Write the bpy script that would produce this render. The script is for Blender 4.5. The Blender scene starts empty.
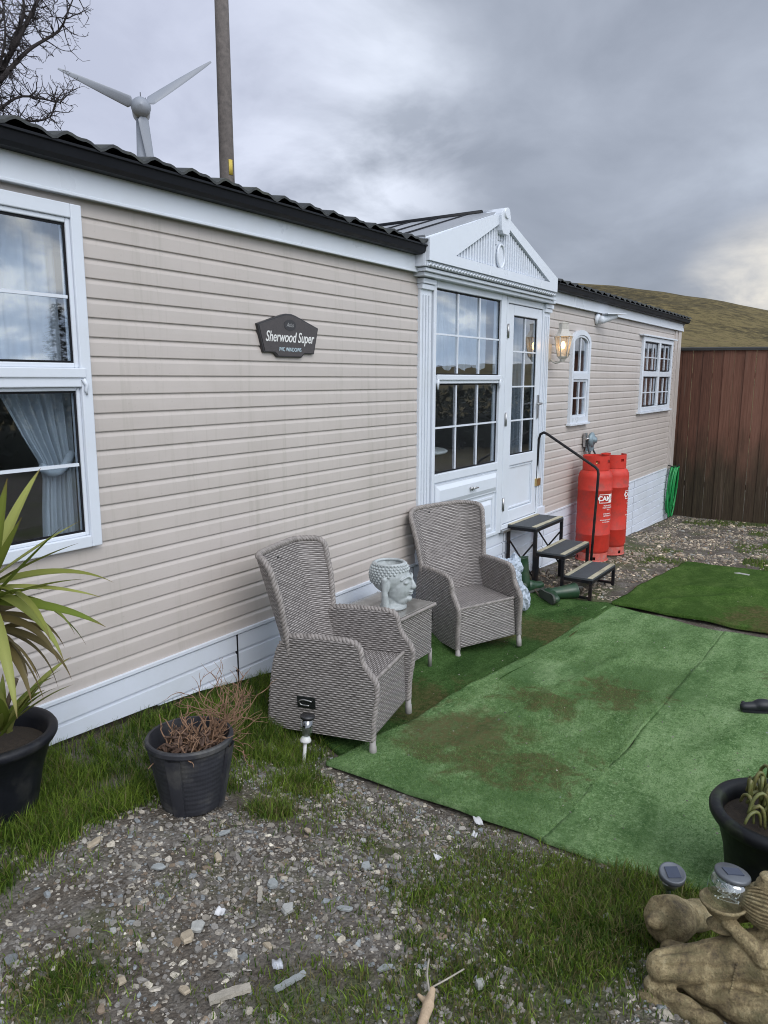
import bpy, bmesh, math, random
import numpy as np
from mathutils import Vector, Matrix
R = math.radians
random.seed(7); RNG = np.random.default_rng(7)
S = bpy.context.scene
col = S.collection

# ------------------------------------------------------------------ camera
cam = bpy.data.cameras.new("camera"); camo = bpy.data.objects.new("camera", cam); col.objects.link(camo)
S.camera = camo
camo.location = (0, -2.848, 1.349)
yaw, pitch, roll = 33.9, 10.04, 0.1
fw = Vector((math.cos(R(yaw))*math.cos(R(pitch)), math.sin(R(yaw))*math.cos(R(pitch)), -math.sin(R(pitch))))
rt0 = Vector((math.sin(R(yaw)), -math.cos(R(yaw)), 0)); up0 = rt0.cross(fw)
rt = rt0*math.cos(R(roll)) + up0*math.sin(R(roll)); up = up0*math.cos(R(roll)) - rt0*math.sin(R(roll))
camo.rotation_euler = Matrix((rt, up, -fw)).transposed().to_euler()
cam.sensor_fit = 'VERTICAL'; cam.sensor_height = 36.0; cam.lens = 36.0*753.8/1024
cam.clip_start = 0.05; cam.clip_end = 3000
S.view_settings.view_transform = 'Standard'; S.view_settings.look = 'None'
S.cycles.filter_width = 1.05
S.view_settings.exposure = 0.0; S.view_settings.gamma = 1.0; S.view_settings.use_curve_mapping = False

# ------------------------------------------------------------------ node helpers
class NT:
    def __init__(s, nt): s.nt = nt; s.n = nt.nodes; s.l = nt.links
    def new(s, t, **k):
        n = s.n.new(t)
        for a, b in k.items(): setattr(n, a, b)
        return n
    def put(s, sock, v):
        if isinstance(v, bpy.types.NodeSocket): s.l.new(v, sock)
        elif v is not None:
            if isinstance(v, (tuple, list)) and len(v) == 3 and sock.type == 'RGBA': v = (*v, 1)
            sock.default_value = v
    def math(s, op, a, b=None, c=None, clamp=False):
        n = s.new('ShaderNodeMath', operation=op, use_clamp=clamp); s.put(n.inputs[0], a)
        if b is not None: s.put(n.inputs[1], b)
        if c is not None: s.put(n.inputs[2], c)
        return n.outputs[0]
    def vmath(s, op, a, b=None, out=0):
        n = s.new('ShaderNodeVectorMath', operation=op); s.put(n.inputs[0], a)
        if b is not None:
            if op == 'SCALE': s.put(n.inputs[3], b)
            else: s.put(n.inputs[1], b)
        return n.outputs[1 if op in ('DOT_PRODUCT', 'LENGTH', 'DISTANCE') else 0]
    def noise(s, vec, scale, detail=4, rough=.55, dist=0, col=False):
        n = s.new('ShaderNodeTexNoise'); s.put(n.inputs['Vector'], vec); n.inputs['Scale'].default_value = scale
        n.inputs['Detail'].default_value = detail; n.inputs['Roughness'].default_value = rough; n.inputs['Distortion'].default_value = dist
        return n.outputs[1 if col else 0]
    def voro(s, vec, scale, feat='F1', out=0, rnd=1.0):
        n = s.new('ShaderNodeTexVoronoi', feature=feat); s.put(n.inputs['Vector'], vec); n.inputs['Scale'].default_value = scale
        n.inputs['Randomness'].default_value = rnd
        return n.outputs[out]
    def ramp(s, fac, pts, interp='LINEAR'):
        n = s.new('ShaderNodeValToRGB'); s.put(n.inputs[0], fac); cr = n.color_ramp; cr.interpolation = interp
        while len(cr.elements) < len(pts): cr.elements.new(0.5)
        for e, (p, c) in zip(cr.elements, pts):
            e.position = p
            e.color = (*c, 1) if isinstance(c, (tuple, list)) else (c, c, c, 1)
        return n.outputs[0]
    def mix(s, fac, a, b, blend='MIX'):
        n = s.new('ShaderNodeMix', data_type='RGBA', blend_type=blend)
        s.put(n.inputs[0], fac); s.put(n.inputs[6], a); s.put(n.inputs[7], b)
        return n.outputs[2]
    def maprange(s, v, a, b, c=0, d=1, smooth=False):
        n = s.new('ShaderNodeMapRange'); n.clamp = True
        if smooth: n.interpolation_type = 'SMOOTHSTEP'
        s.put(n.inputs[0], v)
        for i, x in enumerate((a, b, c, d)): n.inputs[i+1].default_value = x
        return n.outputs[0]
    def mapping(s, vec, scale=(1, 1, 1), rot=(0, 0, 0)):
        n = s.new('ShaderNodeMapping'); s.put(n.inputs[0], vec); n.inputs['Scale'].default_value = scale; n.inputs['Rotation'].default_value = rot
        return n.outputs[0]
    def bump(s, h, strength=.3, dist=.01, normal=None):
        n = s.new('ShaderNodeBump'); s.put(n.inputs['Height'], h); n.inputs['Strength'].default_value = strength; n.inputs['Distance'].default_value = dist
        if normal is not None: s.put(n.inputs['Normal'], normal)
        return n.outputs[0]
    def coord(s, k='Object'): return s.new('ShaderNodeTexCoord').outputs[k]
    def sep(s, v):
        n = s.new('ShaderNodeSeparateXYZ'); s.put(n.inputs[0], v); return n.outputs
    def attr(s, name, out=0):
        n = s.new('ShaderNodeAttribute'); n.attribute_name = name; return n.outputs[out]

def newmat(name):
    m = bpy.data.materials.new(name); m.use_nodes = True
    t = NT(m.node_tree); t.n.clear()
    o = t.new('ShaderNodeOutputMaterial'); b = t.new('ShaderNodeBsdfPrincipled'); t.l.new(b.outputs[0], o.inputs[0])
    t.b = b; t.o = o
    return m, t

MATS = {}
def simple(name, c, rough=.5, var=.12, vs=8, bump=0, bs=60, metal=0, spec=.5, coord='Object', grime=None, gs=3, gamt=.5, coat=0):
    """base colour with two scales of wear noise, roughness variation, optional bump and grime of a colour"""
    if name in MATS: return MATS[name]
    m, t = newmat(name); v = t.coord(coord)
    n1 = t.noise(v, vs, 5, .6); n2 = t.noise(v, vs*6, 3, .6)
    f = t.math('ADD', t.math('MULTIPLY', n1, .7), t.math('MULTIPLY', n2, .3))
    lo = tuple(x*(1-var) for x in c); hi = tuple(min(1, x*(1+var)) for x in c)
    cc = t.ramp(f, [(.3, lo), (.7, hi)])
    if grime is not None:
        g = t.maprange(t.noise(v, gs, 6, .65, .3), .5, .72, 0, gamt)
        cc = t.mix(g, cc, grime)
    t.put(t.b.inputs['Base Color'], cc)
    t.put(t.b.inputs['Roughness'], t.maprange(n1, .3, .7, max(0, rough-.08), min(1, rough+.08)))
    t.b.inputs['Metallic'].default_value = metal; t.b.inputs['Specular IOR Level'].default_value = spec
    t.b.inputs['Coat Weight'].default_value = coat
    if bump: t.put(t.b.inputs['Normal'], t.bump(t.noise(v, bs, 4, .6), bump, .004))
    MATS[name] = m
    return m

# ------------------------------------------------------------------ sky and sun (overcast late winter day)
SUN_EL, SUN_AZ = 42.0, -118.0           # compass: direction the light comes from, world angle in xy
sd = Vector((math.cos(R(SUN_EL))*math.cos(R(SUN_AZ)), math.cos(R(SUN_EL))*math.sin(R(SUN_AZ)), math.sin(R(SUN_EL))))
W = bpy.data.worlds.new("World"); S.world = W; W.use_nodes = True
t = NT(W.node_tree); t.n.clear()
wo = t.new('ShaderNodeOutputWorld'); bg = t.new('ShaderNodeBackground'); t.l.new(bg.outputs[0], wo.inputs[0])
sky = t.new('ShaderNodeTexSky', sky_type='NISHITA'); sky.sun_disc = False
sky.sun_elevation = R(SUN_EL); sky.sun_rotation = math.pi/2 - R(SUN_AZ); sky.air_density = 1.2; sky.dust_density = 1.5
d = t.vmath('NORMALIZE', t.coord('Generated'))
sx, sy, sz = t.sep(d)
den = t.math('ADD', t.math('MAXIMUM', sz, 0.0), .32)
cx_ = t.math('DIVIDE', sx, den); cy_ = t.math('DIVIDE', sy, den)
cmb = t.new('ShaderNodeCombineXYZ'); t.put(cmb.inputs[0], cx_); t.put(cmb.inputs[1], cy_)
cv = cmb.outputs[0]
big = t.noise(cv, .95, 5, .5, .2); mid = t.noise(cv, 3.0, 6, .56, .3)
dens = t.math('ADD', t.math('MULTIPLY', big, .70), t.math('MULTIPLY', mid, .30))
cloud = t.ramp(dens, [(.34, (.285, .320, .395)), (.46, (.350, .390, .475)), (.54, (.43, .475, .57)), (.62, (.54, .595, .70)), (.74, (.76, .81, .92))])
def lobe(az, el, lo, hi):
    v = (math.cos(R(el))*math.cos(R(az)), math.cos(R(el))*math.sin(R(az)), math.sin(R(el)))
    return t.maprange(t.vmath('DOT_PRODUCT', d, v), lo, hi, 0, 1, True)
gap = t.maprange(mid, .36, .62, .15, 1)
c1 = t.mix(t.math('MULTIPLY', t.math('MULTIPLY', lobe(43, 15, .950, .996), gap), .95), cloud, (.92, .98, 1.12))   # bright gap low on the left
c1 = t.mix(t.math('MULTIPLY', lobe(60, 22, .90, .99), .75), c1, (.62, .66, .83))
c1 = t.mix(t.math('MULTIPLY', t.math('MULTIPLY', lobe(6, 2.5, .986, .9990), gap), 1.0), c1, (1.05, .98, .86))     # warm break behind the hill
hz = t.maprange(sz, .0, .10, 1, 0, True)
c1 = t.mix(t.math('MULTIPLY', hz, .45), c1, (.66, .68, .72))
# brighter open sky on the side behind the photographer
back = t.maprange(t.vmath('DOT_PRODUCT', d, (-.35, -.80, .48)), .05, .95, 0, 1, True)
c1 = t.mix(back, c1, t.mix(.55, c1, (2.45, 2.65, 3.0)))
rf = lobe(-48, 12, .84, .97)     # broken bright cloud and blue over the valley, off to the right
c1 = t.mix(rf, c1, t.ramp(mid, [(.36, (.50, .68, 1.0)), (.50, (.90, 1.05, 1.30)), (.60, (1.95, 1.98, 1.98))]))
sk = t.vmath('SCALE', sky.outputs[0], .10)
fin = t.mix(.06, c1, sk)
t.put(bg.inputs[0], fin); bg.inputs[1].default_value = 1.0
sun = bpy.data.lights.new("sun", 'SUN'); suno = bpy.data.objects.new("sun", sun); col.objects.link(suno)
sun.energy = 1.45; sun.angle = R(35); sun.color = (1.0, .975, .94)
suno.rotation_euler = (-sd).to_track_quat('-Z', 'Y').to_euler(); suno.location = (0, -5, 12)

# ------------------------------------------------------------------ object helpers
def tag(o, label=None, cat=None, group=None, kind=None):
    if label: o['label'] = label
    if cat: o['category'] = cat
    if group: o['group'] = group
    if kind: o['kind'] = kind
    return o
def empty(name, loc=(0, 0, 0), rz=0, label=None, cat=None, group=None):
    o = bpy.data.objects.new(name, None); col.objects.link(o); o.location = loc; o.rotation_euler = (0, 0, rz)
    o.empty_display_size = .1
    return tag(o, label, cat, group)
def copy_tree(o, parent=None):
    c = o.copy(); col.objects.link(c); c.parent = parent
    for ch in [x for x in bpy.data.objects if x.parent == o]: copy_tree(ch, c)
    return c
class MB:
    """collects geometry (with uv in metres) and links it as one mesh object"""
    def __init__(s): s.v = []; s.f = []; s.uv = []; s.sm = []; s.mi = []; s.cur = 0
    def face(s, idx, uv=None, smooth=False):
        s.f.append(list(idx)); s.sm.append(smooth); s.mi.append(s.cur)
        if uv is None: s.uv.append(None)
        else: s.uv.append(list(uv))
    def quad(s, a, b, c, d, uv=None, smooth=False):
        i = len(s.v); s.v += [tuple(a), tuple(b), tuple(c), tuple(d)]; s.face([i, i+1, i+2, i+3], uv, smooth)
    def box(s, lo, hi, M=None):
        (x0, y0, z0), (x1, y1, z1) = lo, hi
        if x0 > x1: x0, x1 = x1, x0
        if y0 > y1: y0, y1 = y1, y0
        if z0 > z1: z0, z1 = z1, z0
        P = [(x0, y0, z0), (x1, y0, z0), (x1, y1, z0), (x0, y1, z0), (x0, y0, z1), (x1, y0, z1), (x1, y1, z1), (x0, y1, z1)]
        if M is not None: P = [tuple(M @ Vector(p)) for p in P]
        i = len(s.v); s.v += P
        dx, dy, dz = x1-x0, y1-y0, z1-z0
        for q, (a, b) in zip([(0, 3, 2, 1), (4, 5, 6, 7), (0, 1, 5, 4), (2, 3, 7, 6), (1, 2, 6, 5), (3, 0, 4, 7)], [(dy, dx), (dx, dy), (dx, dz), (dx, dz), (dy, dz), (dy, dz)]):
            s.face([i+k for k in q], [(0, 0), (a, 0), (a, b), (0, b)])
    def tube(s, path, rad, n=8, cap=True, smooth=True):
        P = [Vector(p) for p in path]
        if not hasattr(rad, '__len__'): rad = [rad]*len(P)
        i0 = len(s.v); T = []
        for k in range(len(P)):
            a = P[max(0, k-1)]; b = P[min(len(P)-1, k+1)]; q = (b-a)
            T.append(q.normalized() if q.length > 1e-9 else Vector((0, 0, 1)))
        N = T[0].orthogonal().normalized(); L = 0
        for k, p in enumerate(P):
            if k:
                N = (N - T[k]*N.dot(T[k]))
                N = N.normalized() if N.length > 1e-6 else T[k].orthogonal().normalized()
            B = T[k].cross(N)
            for j in range(n):
                a = 2*math.pi*j/n
                s.v.append(tuple(p + (N*math.cos(a)+B*math.sin(a))*rad[k]))
        for k in range(len(P)-1):
            dl = (P[k+1]-P[k]).length
            for j in range(n):
                j2 = (j+1) % n; c = 2*math.pi*rad[k]
                s.face([i0+k*n+j, i0+k*n+j2, i0+(k+1)*n+j2, i0+(k+1)*n+j], [(L, c*j/n), (L, c*(j+1)/n), (L+dl, c*(j+1)/n), (L+dl, c*j/n)], smooth)
            L += dl
        if cap:
            s.face([i0+j for j in range(n)][::-1]); s.face([i0+(len(P)-1)*n+j for j in range(n)])
    def lathe(s, prof, c=(0, 0, 0), n=32, M=None, smooth=True, fn=None):
        i0 = len(s.v); c = Vector(c)
        for k, (r, z) in enumerate(prof):
            for j in range(n):
                a = 2*math.pi*j/n; rr = r if fn is None else r*fn(a, k, z)
                p = Vector((rr*math.cos(a), rr*math.sin(a), z))
                if M is not None: p = M @ p
                s.v.append(tuple(p+c))
        L = 0
        for k in range(len(prof)-1):
            dl = math.hypot(prof[k+1][0]-prof[k][0], prof[k+1][1]-prof[k][1])
            for j in range(n):
                j2 = (j+1) % n; cc = 2*math.pi*max(prof[k][0], prof[k+1][0])
                s.face([i0+k*n+j, i0+k*n+j2, i0+(k+1)*n+j2, i0+(k+1)*n+j], [(cc*j/n, L), (cc*(j+1)/n, L), (cc*(j+1)/n, L+dl), (cc*j/n, L+dl)], smooth)
            L += dl
        if prof[0][0] > 1e-5: s.face([i0+j for j in range(n)][::-1])
        if prof[-1][0] > 1e-5: s.face([i0+(len(prof)-1)*n+j for j in range(n)])
    def extrude(s, pts, O, ax, ay, thick):
        """2D outline in plane (O, ax, ay), thickness along ax x ay, centred"""
        O, ax, ay = Vector(O), Vector(ax), Vector(ay); nz = ax.cross(ay).normalized()
        n = len(pts); i = len(s.v)
        for sg in (-.5, .5):
            for p in pts: s.v.append(tuple(O+ax*p[0]+ay*p[1]+nz*thick*sg))
        s.face([i+k for k in range(n)][::-1], [tuple(pts[k]) for k in range(n)][::-1]); s.face([i+n+k for k in range(n)], [tuple(p) for p in pts])
        L = 0
        for k in range(n):
            k2 = (k+1) % n; dl = math.dist(pts[k], pts[k2])
            s.face([i+k, i+k2, i+n+k2, i+n+k], [(L, 0), (L+dl, 0), (L+dl, thick), (L, thick)]); L += dl
    def patch(s, fn, nu, nv, uvs=(1, 1), smooth=True, flip=False):
        i0 = len(s.v)
        for a in range(nu+1):
            for b in range(nv+1): s.v.append(tuple(fn(a/nu, b/nv)))
        for a in range(nu):
            for b in range(nv):
                q = [i0+a*(nv+1)+b, i0+(a+1)*(nv+1)+b, i0+(a+1)*(nv+1)+b+1, i0+a*(nv+1)+b+1]
                uv = [(a/nu*uvs[0], b/nv*uvs[1]), ((a+1)/nu*uvs[0], b/nv*uvs[1]), ((a+1)/nu*uvs[0], (b+1)/nv*uvs[1]), (a/nu*uvs[0], (b+1)/nv*uvs[1])]
                if flip: q.reverse(); uv.reverse()
                s.face(q, uv, smooth)
    def sphere(s, c, r, n=12, m=8, sc=(1, 1, 1)):
        s.lathe([(max(1e-6, r*math.sin(math.pi*k/m))*1.0, 0) for k in range(0)] or [(max(1e-5, r*math.sin(math.pi*k/m)), -r*math.cos(math.pi*k/m)*sc[2]) for k in range(m+1)], c, n, Matrix.Diagonal((sc[0], sc[1], 1)))
    def braid(s, path, r=.011, pitch=.05, strands=3, closed=False):
        P = smooth_path(path, .008)
        T = []; n = len(P)
        for k in range(n): T.append((P[min(n-1, k+1)]-P[max(0, k-1)]).normalized())
        N = T[0].orthogonal().normalized(); fr = []; L = 0; Ls = []
        for k in range(n):
            N = (N-T[k]*N.dot(T[k])).normalized(); fr.append((N.copy(), T[k].cross(N)))
            if k: L += (P[k]-P[k-1]).length
            Ls.append(L)
        for q in range(strands):
            pp = [P[k]+(fr[k][0]*math.cos(2*math.pi*(Ls[k]/pitch+q/strands))+fr[k][1]*math.sin(2*math.pi*(Ls[k]/pitch+q/strands)))*r*.55 for k in range(n)]
            s.tube(pp, r*.62, 5, True)
    def obj(s, name, mat, parent=None, label=None, bevel=0, sub=0, solid=0, attr=None):
        me = bpy.data.meshes.new(name); me.from_pydata(s.v, [], s.f); me.update()
        if any(u is not None for u in s.uv):
            ul = me.uv_layers.new(name="UVMap"); data = np.zeros((len(me.loops), 2), dtype=np.float32); k = 0
            for f, u in zip(s.f, s.uv):
                if u is not None: data[k:k+len(f)] = u
                k += len(f)
            ul.data.foreach_set('uv', data.ravel())
        me.polygons.foreach_set('use_smooth', s.sm)
        for mm in (mat if isinstance(mat, (list, tuple)) else [mat]): me.materials.append(mm)
        if isinstance(mat, (list, tuple)): me.polygons.foreach_set('material_index', s.mi)
        o = bpy.data.objects.new(name, me); col.objects.link(o); o.parent = parent
        if label: o['label'] = label
        if solid:
            md = o.modifiers.new('solid', 'SOLIDIFY'); md.thickness = solid; md.offset = 0
        if bevel:
            md = o.modifiers.new('bevel', 'BEVEL'); md.width = bevel; md.segments = 2; md.limit_method = 'ANGLE'; md.angle_limit = R(40); md.harden_normals = False
        if sub:
            md = o.modifiers.new('sub', 'SUBSURF'); md.levels = sub; md.render_levels = sub
        return o
def smooth_path(path, step):
    P = [Vector(p) for p in path]; out = []
    n = len(P)
    for k in range(n-1):
        p0 = P[max(0, k-1)]; p1 = P[k]; p2 = P[k+1]; p3 = P[min(n-1, k+2)]
        m = max(1, int((p2-p1).length/step))
        for j in range(m):
            u = j/m
            out.append(.5*((2*p1)+(p2-p0)*u+(2*p0-5*p1+4*p2-p3)*u*u+(3*p1-p0-3*p2+p3)*u**3))
    out.append(P[-1]); return out
def npobj(name, V, F, mats, colors=None, parent=None, smooth=False, mi=None):
    """numpy mesh: V (n,3), F (m,k) one size of face; colors per vertex"""
    me = bpy.data.meshes.new(name); n, m, k = len(V), len(F), F.shape[1]
    me.vertices.add(n); me.vertices.foreach_set('co', V.astype(np.float32).ravel())
    me.loops.add(m*k); me.loops.foreach_set('vertex_index', F.astype(np.int32).ravel())
    me.polygons.add(m); me.polygons.foreach_set('loop_start', np.arange(0, m*k, k, dtype=np.int32))
    try: me.polygons.foreach_set('loop_total', np.full(m, k, dtype=np.int32))
    except Exception: pass
    me.polygons.foreach_set('use_smooth', np.full(m, smooth))
    if mi is not None: me.polygons.foreach_set('material_index', mi.astype(np.int32))
    me.update(calc_edges=True); me.validate()
    if colors is not None:
        a = me.color_attributes.new('col', 'FLOAT_COLOR', 'POINT')
        a.data.foreach_set('color', np.concatenate([colors, np.ones((n, 1))], 1).astype(np.float32).ravel())
    for mm in (mats if isinstance(mats, (list, tuple)) else [mats]): me.materials.append(mm)
    o = bpy.data.objects.new(name, me); col.objects.link(o); o.parent = parent
    return o
def evalmesh(o):
    """apply an object's modifiers into its mesh"""
    dg = bpy.context.evaluated_depsgraph_get(); dg.update()
    me = bpy.data.meshes.new_from_object(o.evaluated_get(dg)); old = o.data
    o.modifiers.clear(); o.data = me
    return o
def text_mesh(body, size, ext=.0006, shear=0, sx=1.0, align='CENTER', bold=0):
    cu = bpy.data.curves.new('text', 'FONT'); cu.body = body; cu.size = size; cu.extrude = ext; cu.shear = shear
    cu.align_x = align; cu.align_y = 'CENTER'; cu.offset = bold
    o = bpy.data.objects.new('text', cu); col.objects.link(o)
    dg = bpy.context.evaluated_depsgraph_get(); dg.update()
    me = bpy.data.meshes.new_from_object(o.evaluated_get(dg)); bpy.data.objects.remove(o)
    V = [(v.co.x*sx, v.co.y, v.co.z) for v in me.vertices]; F = [list(p.vertices) for p in me.polygons]
    bpy.data.meshes.remove(me); return V, F

# ------------------------------------------------------------------ lie of the land
def sst(a, b, x): u = np.clip((x-a)/(b-a), 0, 1); return u*u*(3-2*u)
def G(x, y):
    x = np.asarray(x, float); y = np.asarray(y, float)
    b = np.interp(x, [-5, 1.2, 1.8, 3, 4, 7.4, 10.1, 12.3, 14], [-.2, -.2, -.22, -.33, -.38, -.56, -.73, -.82, -.85])
    return b-.150*sst(.1, .6, -y)*sst(1.4, 2.6, x)*(1-.27*sst(3.3, 4.3, x))*(1-sst(4.5, 7.5, x))
def gz(x, y): return float(G(x, y))
def vnoise(x, y, seed=0):
    xi = np.floor(x).astype(np.int64); yi = np.floor(y).astype(np.int64); fx = x-xi; fy = y-yi
    def h(a, b):
        n = (a*374761393+b*668265263+seed*1442695041) & 0xffffffff
        n = ((n ^ (n >> 13))*1274126177) & 0xffffffff
        return ((n ^ (n >> 16)) & 0xffff)/65535.0
    fx = fx*fx*(3-2*fx); fy = fy*fy*(3-2*fy)
    return (h(xi, yi)*(1-fx)+h(xi+1, yi)*fx)*(1-fy)+(h(xi, yi+1)*(1-fx)+h(xi+1, yi+1)*fx)*fy
def fbm(x, y, o=4, seed=0):
    s = 0; a = 1; tt = 0
    for k in range(o): s = s+a*vnoise(x*2**k, y*2**k, seed+k); tt += a; a *= .5
    return s/tt
def terrain(x, y):
    cx, cy = 0., -2.85
    r = np.hypot(x-cx, y-cy); az = np.degrees(np.arctan2(y-cy, x-cx))
    el = np.interp(az, [-180, -150, -120, -90, -60, -30, -8, 0, 7, 11, 16, 20, 26, 40, 70, 110, 150, 180],
                   [3.6, 4.2, 3.8, 2.4, 1.2, 1.0, 1.8, 3.0, 4.35, 5.45, 6.35, 6.85, 6.9, 6.0, 4.5, 4.0, 3.5, 3.6])
    hr = 190.
    top = np.tan(np.radians(el))*hr+1.35+.8
    u = np.clip((r-22)/(hr-22), 0, 1); s = u*u*(1.6-.6*u)
    h = top*s + (fbm(x*.035, y*.035, 5, 3)-.5)*3.2*np.clip((r-25)/60, 0, 1)
    h = h*np.where(r > hr, np.clip(1-(r-hr)/500, .3, 1), 1)
    near = G(np.clip(x, -5, 14), np.clip(y, -6, 5))
    n = (fbm(x*1.7, y*1.7, 4, 11)-.5)*.035+(fbm(x*9, y*9, 3, 5)-.5)*.012
    fadeg = np.clip((-y+.15)/.4, 0, 1)
    return near+h+n*fadeg-.004

# ================================================================== GROUND
# ------------------------------------------------------------------ masks for what grows / lies where
def on_turf(x, y, pad=.02):
    a = (x > 2.57-pad) & (x < 6.12+pad) & (y < np.interp(x, [2.58, 2.6, 3.02, 6.15], [-.95, -.90, -.12, -.35])+pad) & (y > -4.4)
    b = (x > 6.0) & (x < 8.5+pad) & (y < -1.04-.06*(x-6.1)+pad) & (y > -3.7)
    return a | b
def grass_density(x, y):
    n = fbm(x*2.3, y*2.3, 4, 41); n2 = fbm(x*7, y*7, 3, 42)
    g = np.zeros_like(x)
    strip = np.clip((x-.9)/.15, 0, 1)*sst(-.80, -.62, y+.10*(n-.5)*4)*(1-sst(1.6, 1.95, x))*np.clip(.35+(n2-.35)*3, .1, 1)      # between the two pots under the window
    g = np.maximum(g, strip*1.3)
    st2 = (x > 1.9)*(1-sst(2.9, 3.05, x))*sst(-.85, -.45, y)*(.25+.9*(n2 > .45))
    g = np.maximum(g, st2)
    # patch ahead of the turf edge
    p1 = np.exp(-(((x-2.12)/.40)**4+((y+2.0)/.37)**4))*(.45+.9*sst(.36, .50, n))
    p2 = np.exp(-(((x-1.62)/.24)**2+((y+1.98)/.30)**2))*sst(.42, .56, n)*.6
    p3 = np.exp(-(((x-2.38)/.35)**4+((y+2.50)/.35)**4))*1.0
    p4 = np.exp(-(((x-.95)/.12)**2+((y+1.20)/.12)**2))*.8+np.exp(-(((x-2.0)/.08)**2+((y+.98)/.07)**2))*1.3
    p4 = p4+np.exp(-(((x-1.25)/.13)**2+((y+1.72)/.12)**2))*.35
    p6 = np.exp(-(((x-1.50)/.26)**2+((y+1.86)/.16)**2))*.55*(n2 > .40)
    p7 = np.exp(-(((x-2.15)/.22)**2+((y+1.25)/.25)**2))*.22*(n2 > .45)
    p5 = np.exp(-(((x-2.32)/.16)**2+((y+.86)/.14)**2))*.9*(n2 > .42)
    for p in (p1, p2, p3, p4, p5, p6, p7): g = np.maximum(g, p)
    far = (x > 7.5)*(sst(.55, .66, fbm(x*1.3, y*1.3, 3, 77)))*.55*(y < -.7)
    far = np.maximum(far, (x > 8.4)*(x < 11.8)*(y < -1.6)*sst(.42, .55, n)*.9)
    far = np.maximum(far, (x > 11.9)*(y < -.3)*.5*sst(.4, .6, n))
    g = np.maximum(g, far)
    g = np.maximum(g, .05*(n2 > .52))
    return g*(~on_turf(x, y, -.03))*(y < -.03)

def axis(segs):
    out = [segs[0][0]]
    for a, b, st in segs:
        n = max(1, int(round((b-a)/st))); out += list(np.linspace(a, b, n+1)[1:])
    return np.array(out)
def geo(a, b, s0, ratio):
    out = [a]; s = s0; sg = 1 if b > a else -1
    while (b-out[-1])*sg > 0: out.append(out[-1]+sg*s); s = min(s*ratio, 9)
    return out[1:]
xs = np.array(sorted(geo(-1.5, -420, .1, 1.10))+list(axis([(-1.5, 4, .035), (4, 13, .06)]))+geo(13, 420, .1, 1.10))
ys = np.array(sorted(geo(-4.0, -420, .08, 1.10))+list(axis([(-4.0, .1, .035)]))+geo(.1, 420, .2, 1.12))
X, Y = np.meshgrid(xs, ys, indexing='ij'); Z = terrain(X, Y)
V = np.stack([X, Y, Z], -1).reshape(-1, 3); nx, ny = X.shape
I = np.arange(nx*ny).reshape(nx, ny)
F = np.stack([I[:-1, :-1], I[1:, :-1], I[1:, 1:], I[:-1, 1:]], -1).reshape(-1, 4)
# ground: pale slate grit, brown soil, moss, passing into rough pasture further out
m, t = newmat('ground_soil'); v = t.coord()
gx, gy, g_z = t.sep(v)
n1 = t.noise(v, 1.1, 6, .62, .3); n2 = t.noise(v, 7, 5, .6); n3 = t.noise(v, 60, 4, .7)
soil = t.ramp(n3, [(.3, (.048, .039, .031)), (.55, (.103, .087, .070)), (.75, (.17, .150, .125))])
vc = t.voro(v, 95, out=1); vd = t.voro(v, 95, out=0)
grit = t.mix(.7, t.ramp(t.sep(vc)[0], [(0, (.12, .113, .108)), (.5, (.25, .24, .22)), (1, (.42, .40, .37))]), soil)
base = t.mix(t.maprange(n2, .42, .62), soil, grit)
moss = t.ramp(n3, [(.3, (.035, .055, .010)), (.7, (.105, .125, .030))])
base = t.mix(t.math('MULTIPLY', t.maprange(n1, .50, .64), .7), base, moss)
gm = t.math('MULTIPLY', t.attr('col'), t.maprange(n2, .3, .55, .55, 1)); base = t.mix(t.math('MULTIPLY', t.maprange(gm, .10, .55), .92), base, t.ramp(n3, [(.3, (.022, .038, .006)), (.7, (.085, .11, .026))]))
dist = t.vmath('LENGTH', v)
pn = t.noise(v, .03, 7, .65, .4); pn2 = t.noise(v, .55, 8, .8)
past = t.ramp(t.math('ADD', t.math('MULTIPLY', pn, .4), t.math('MULTIPLY', pn2, .6)), [(.40, (.034, .028, .013)), (.47, (.088, .068, .028)), (.53, (.158, .125, .052)), (.60, (.090, .060, .034))])
base = t.mix(t.maprange(dist, 15, 24), base, past)
t.put(t.b.inputs['Base Color'], base); t.b.inputs['Roughness'].default_value = .95; t.b.inputs['Specular IOR Level'].default_value = .2
hgt = t.math('SUBTRACT', t.math('MULTIPLY', n3, 1.0), t.math('MULTIPLY', vd, .6))
t.put(t.b.inputs['Normal'], t.bump(hgt, .8, .01))
MATS['ground'] = m
gcol = np.zeros((len(V), 3)); nr = (V[:, 0] > .3) & (V[:, 0] < 13) & (V[:, 1] > -5) & (V[:, 1] < .2); gcol[nr] = np.clip(grass_density(V[nr, 0], V[nr, 1]), 0, 1)[:, None]
go = npobj('ground', V, F, m, gcol, smooth=True); tag(go, kind='structure')

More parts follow.
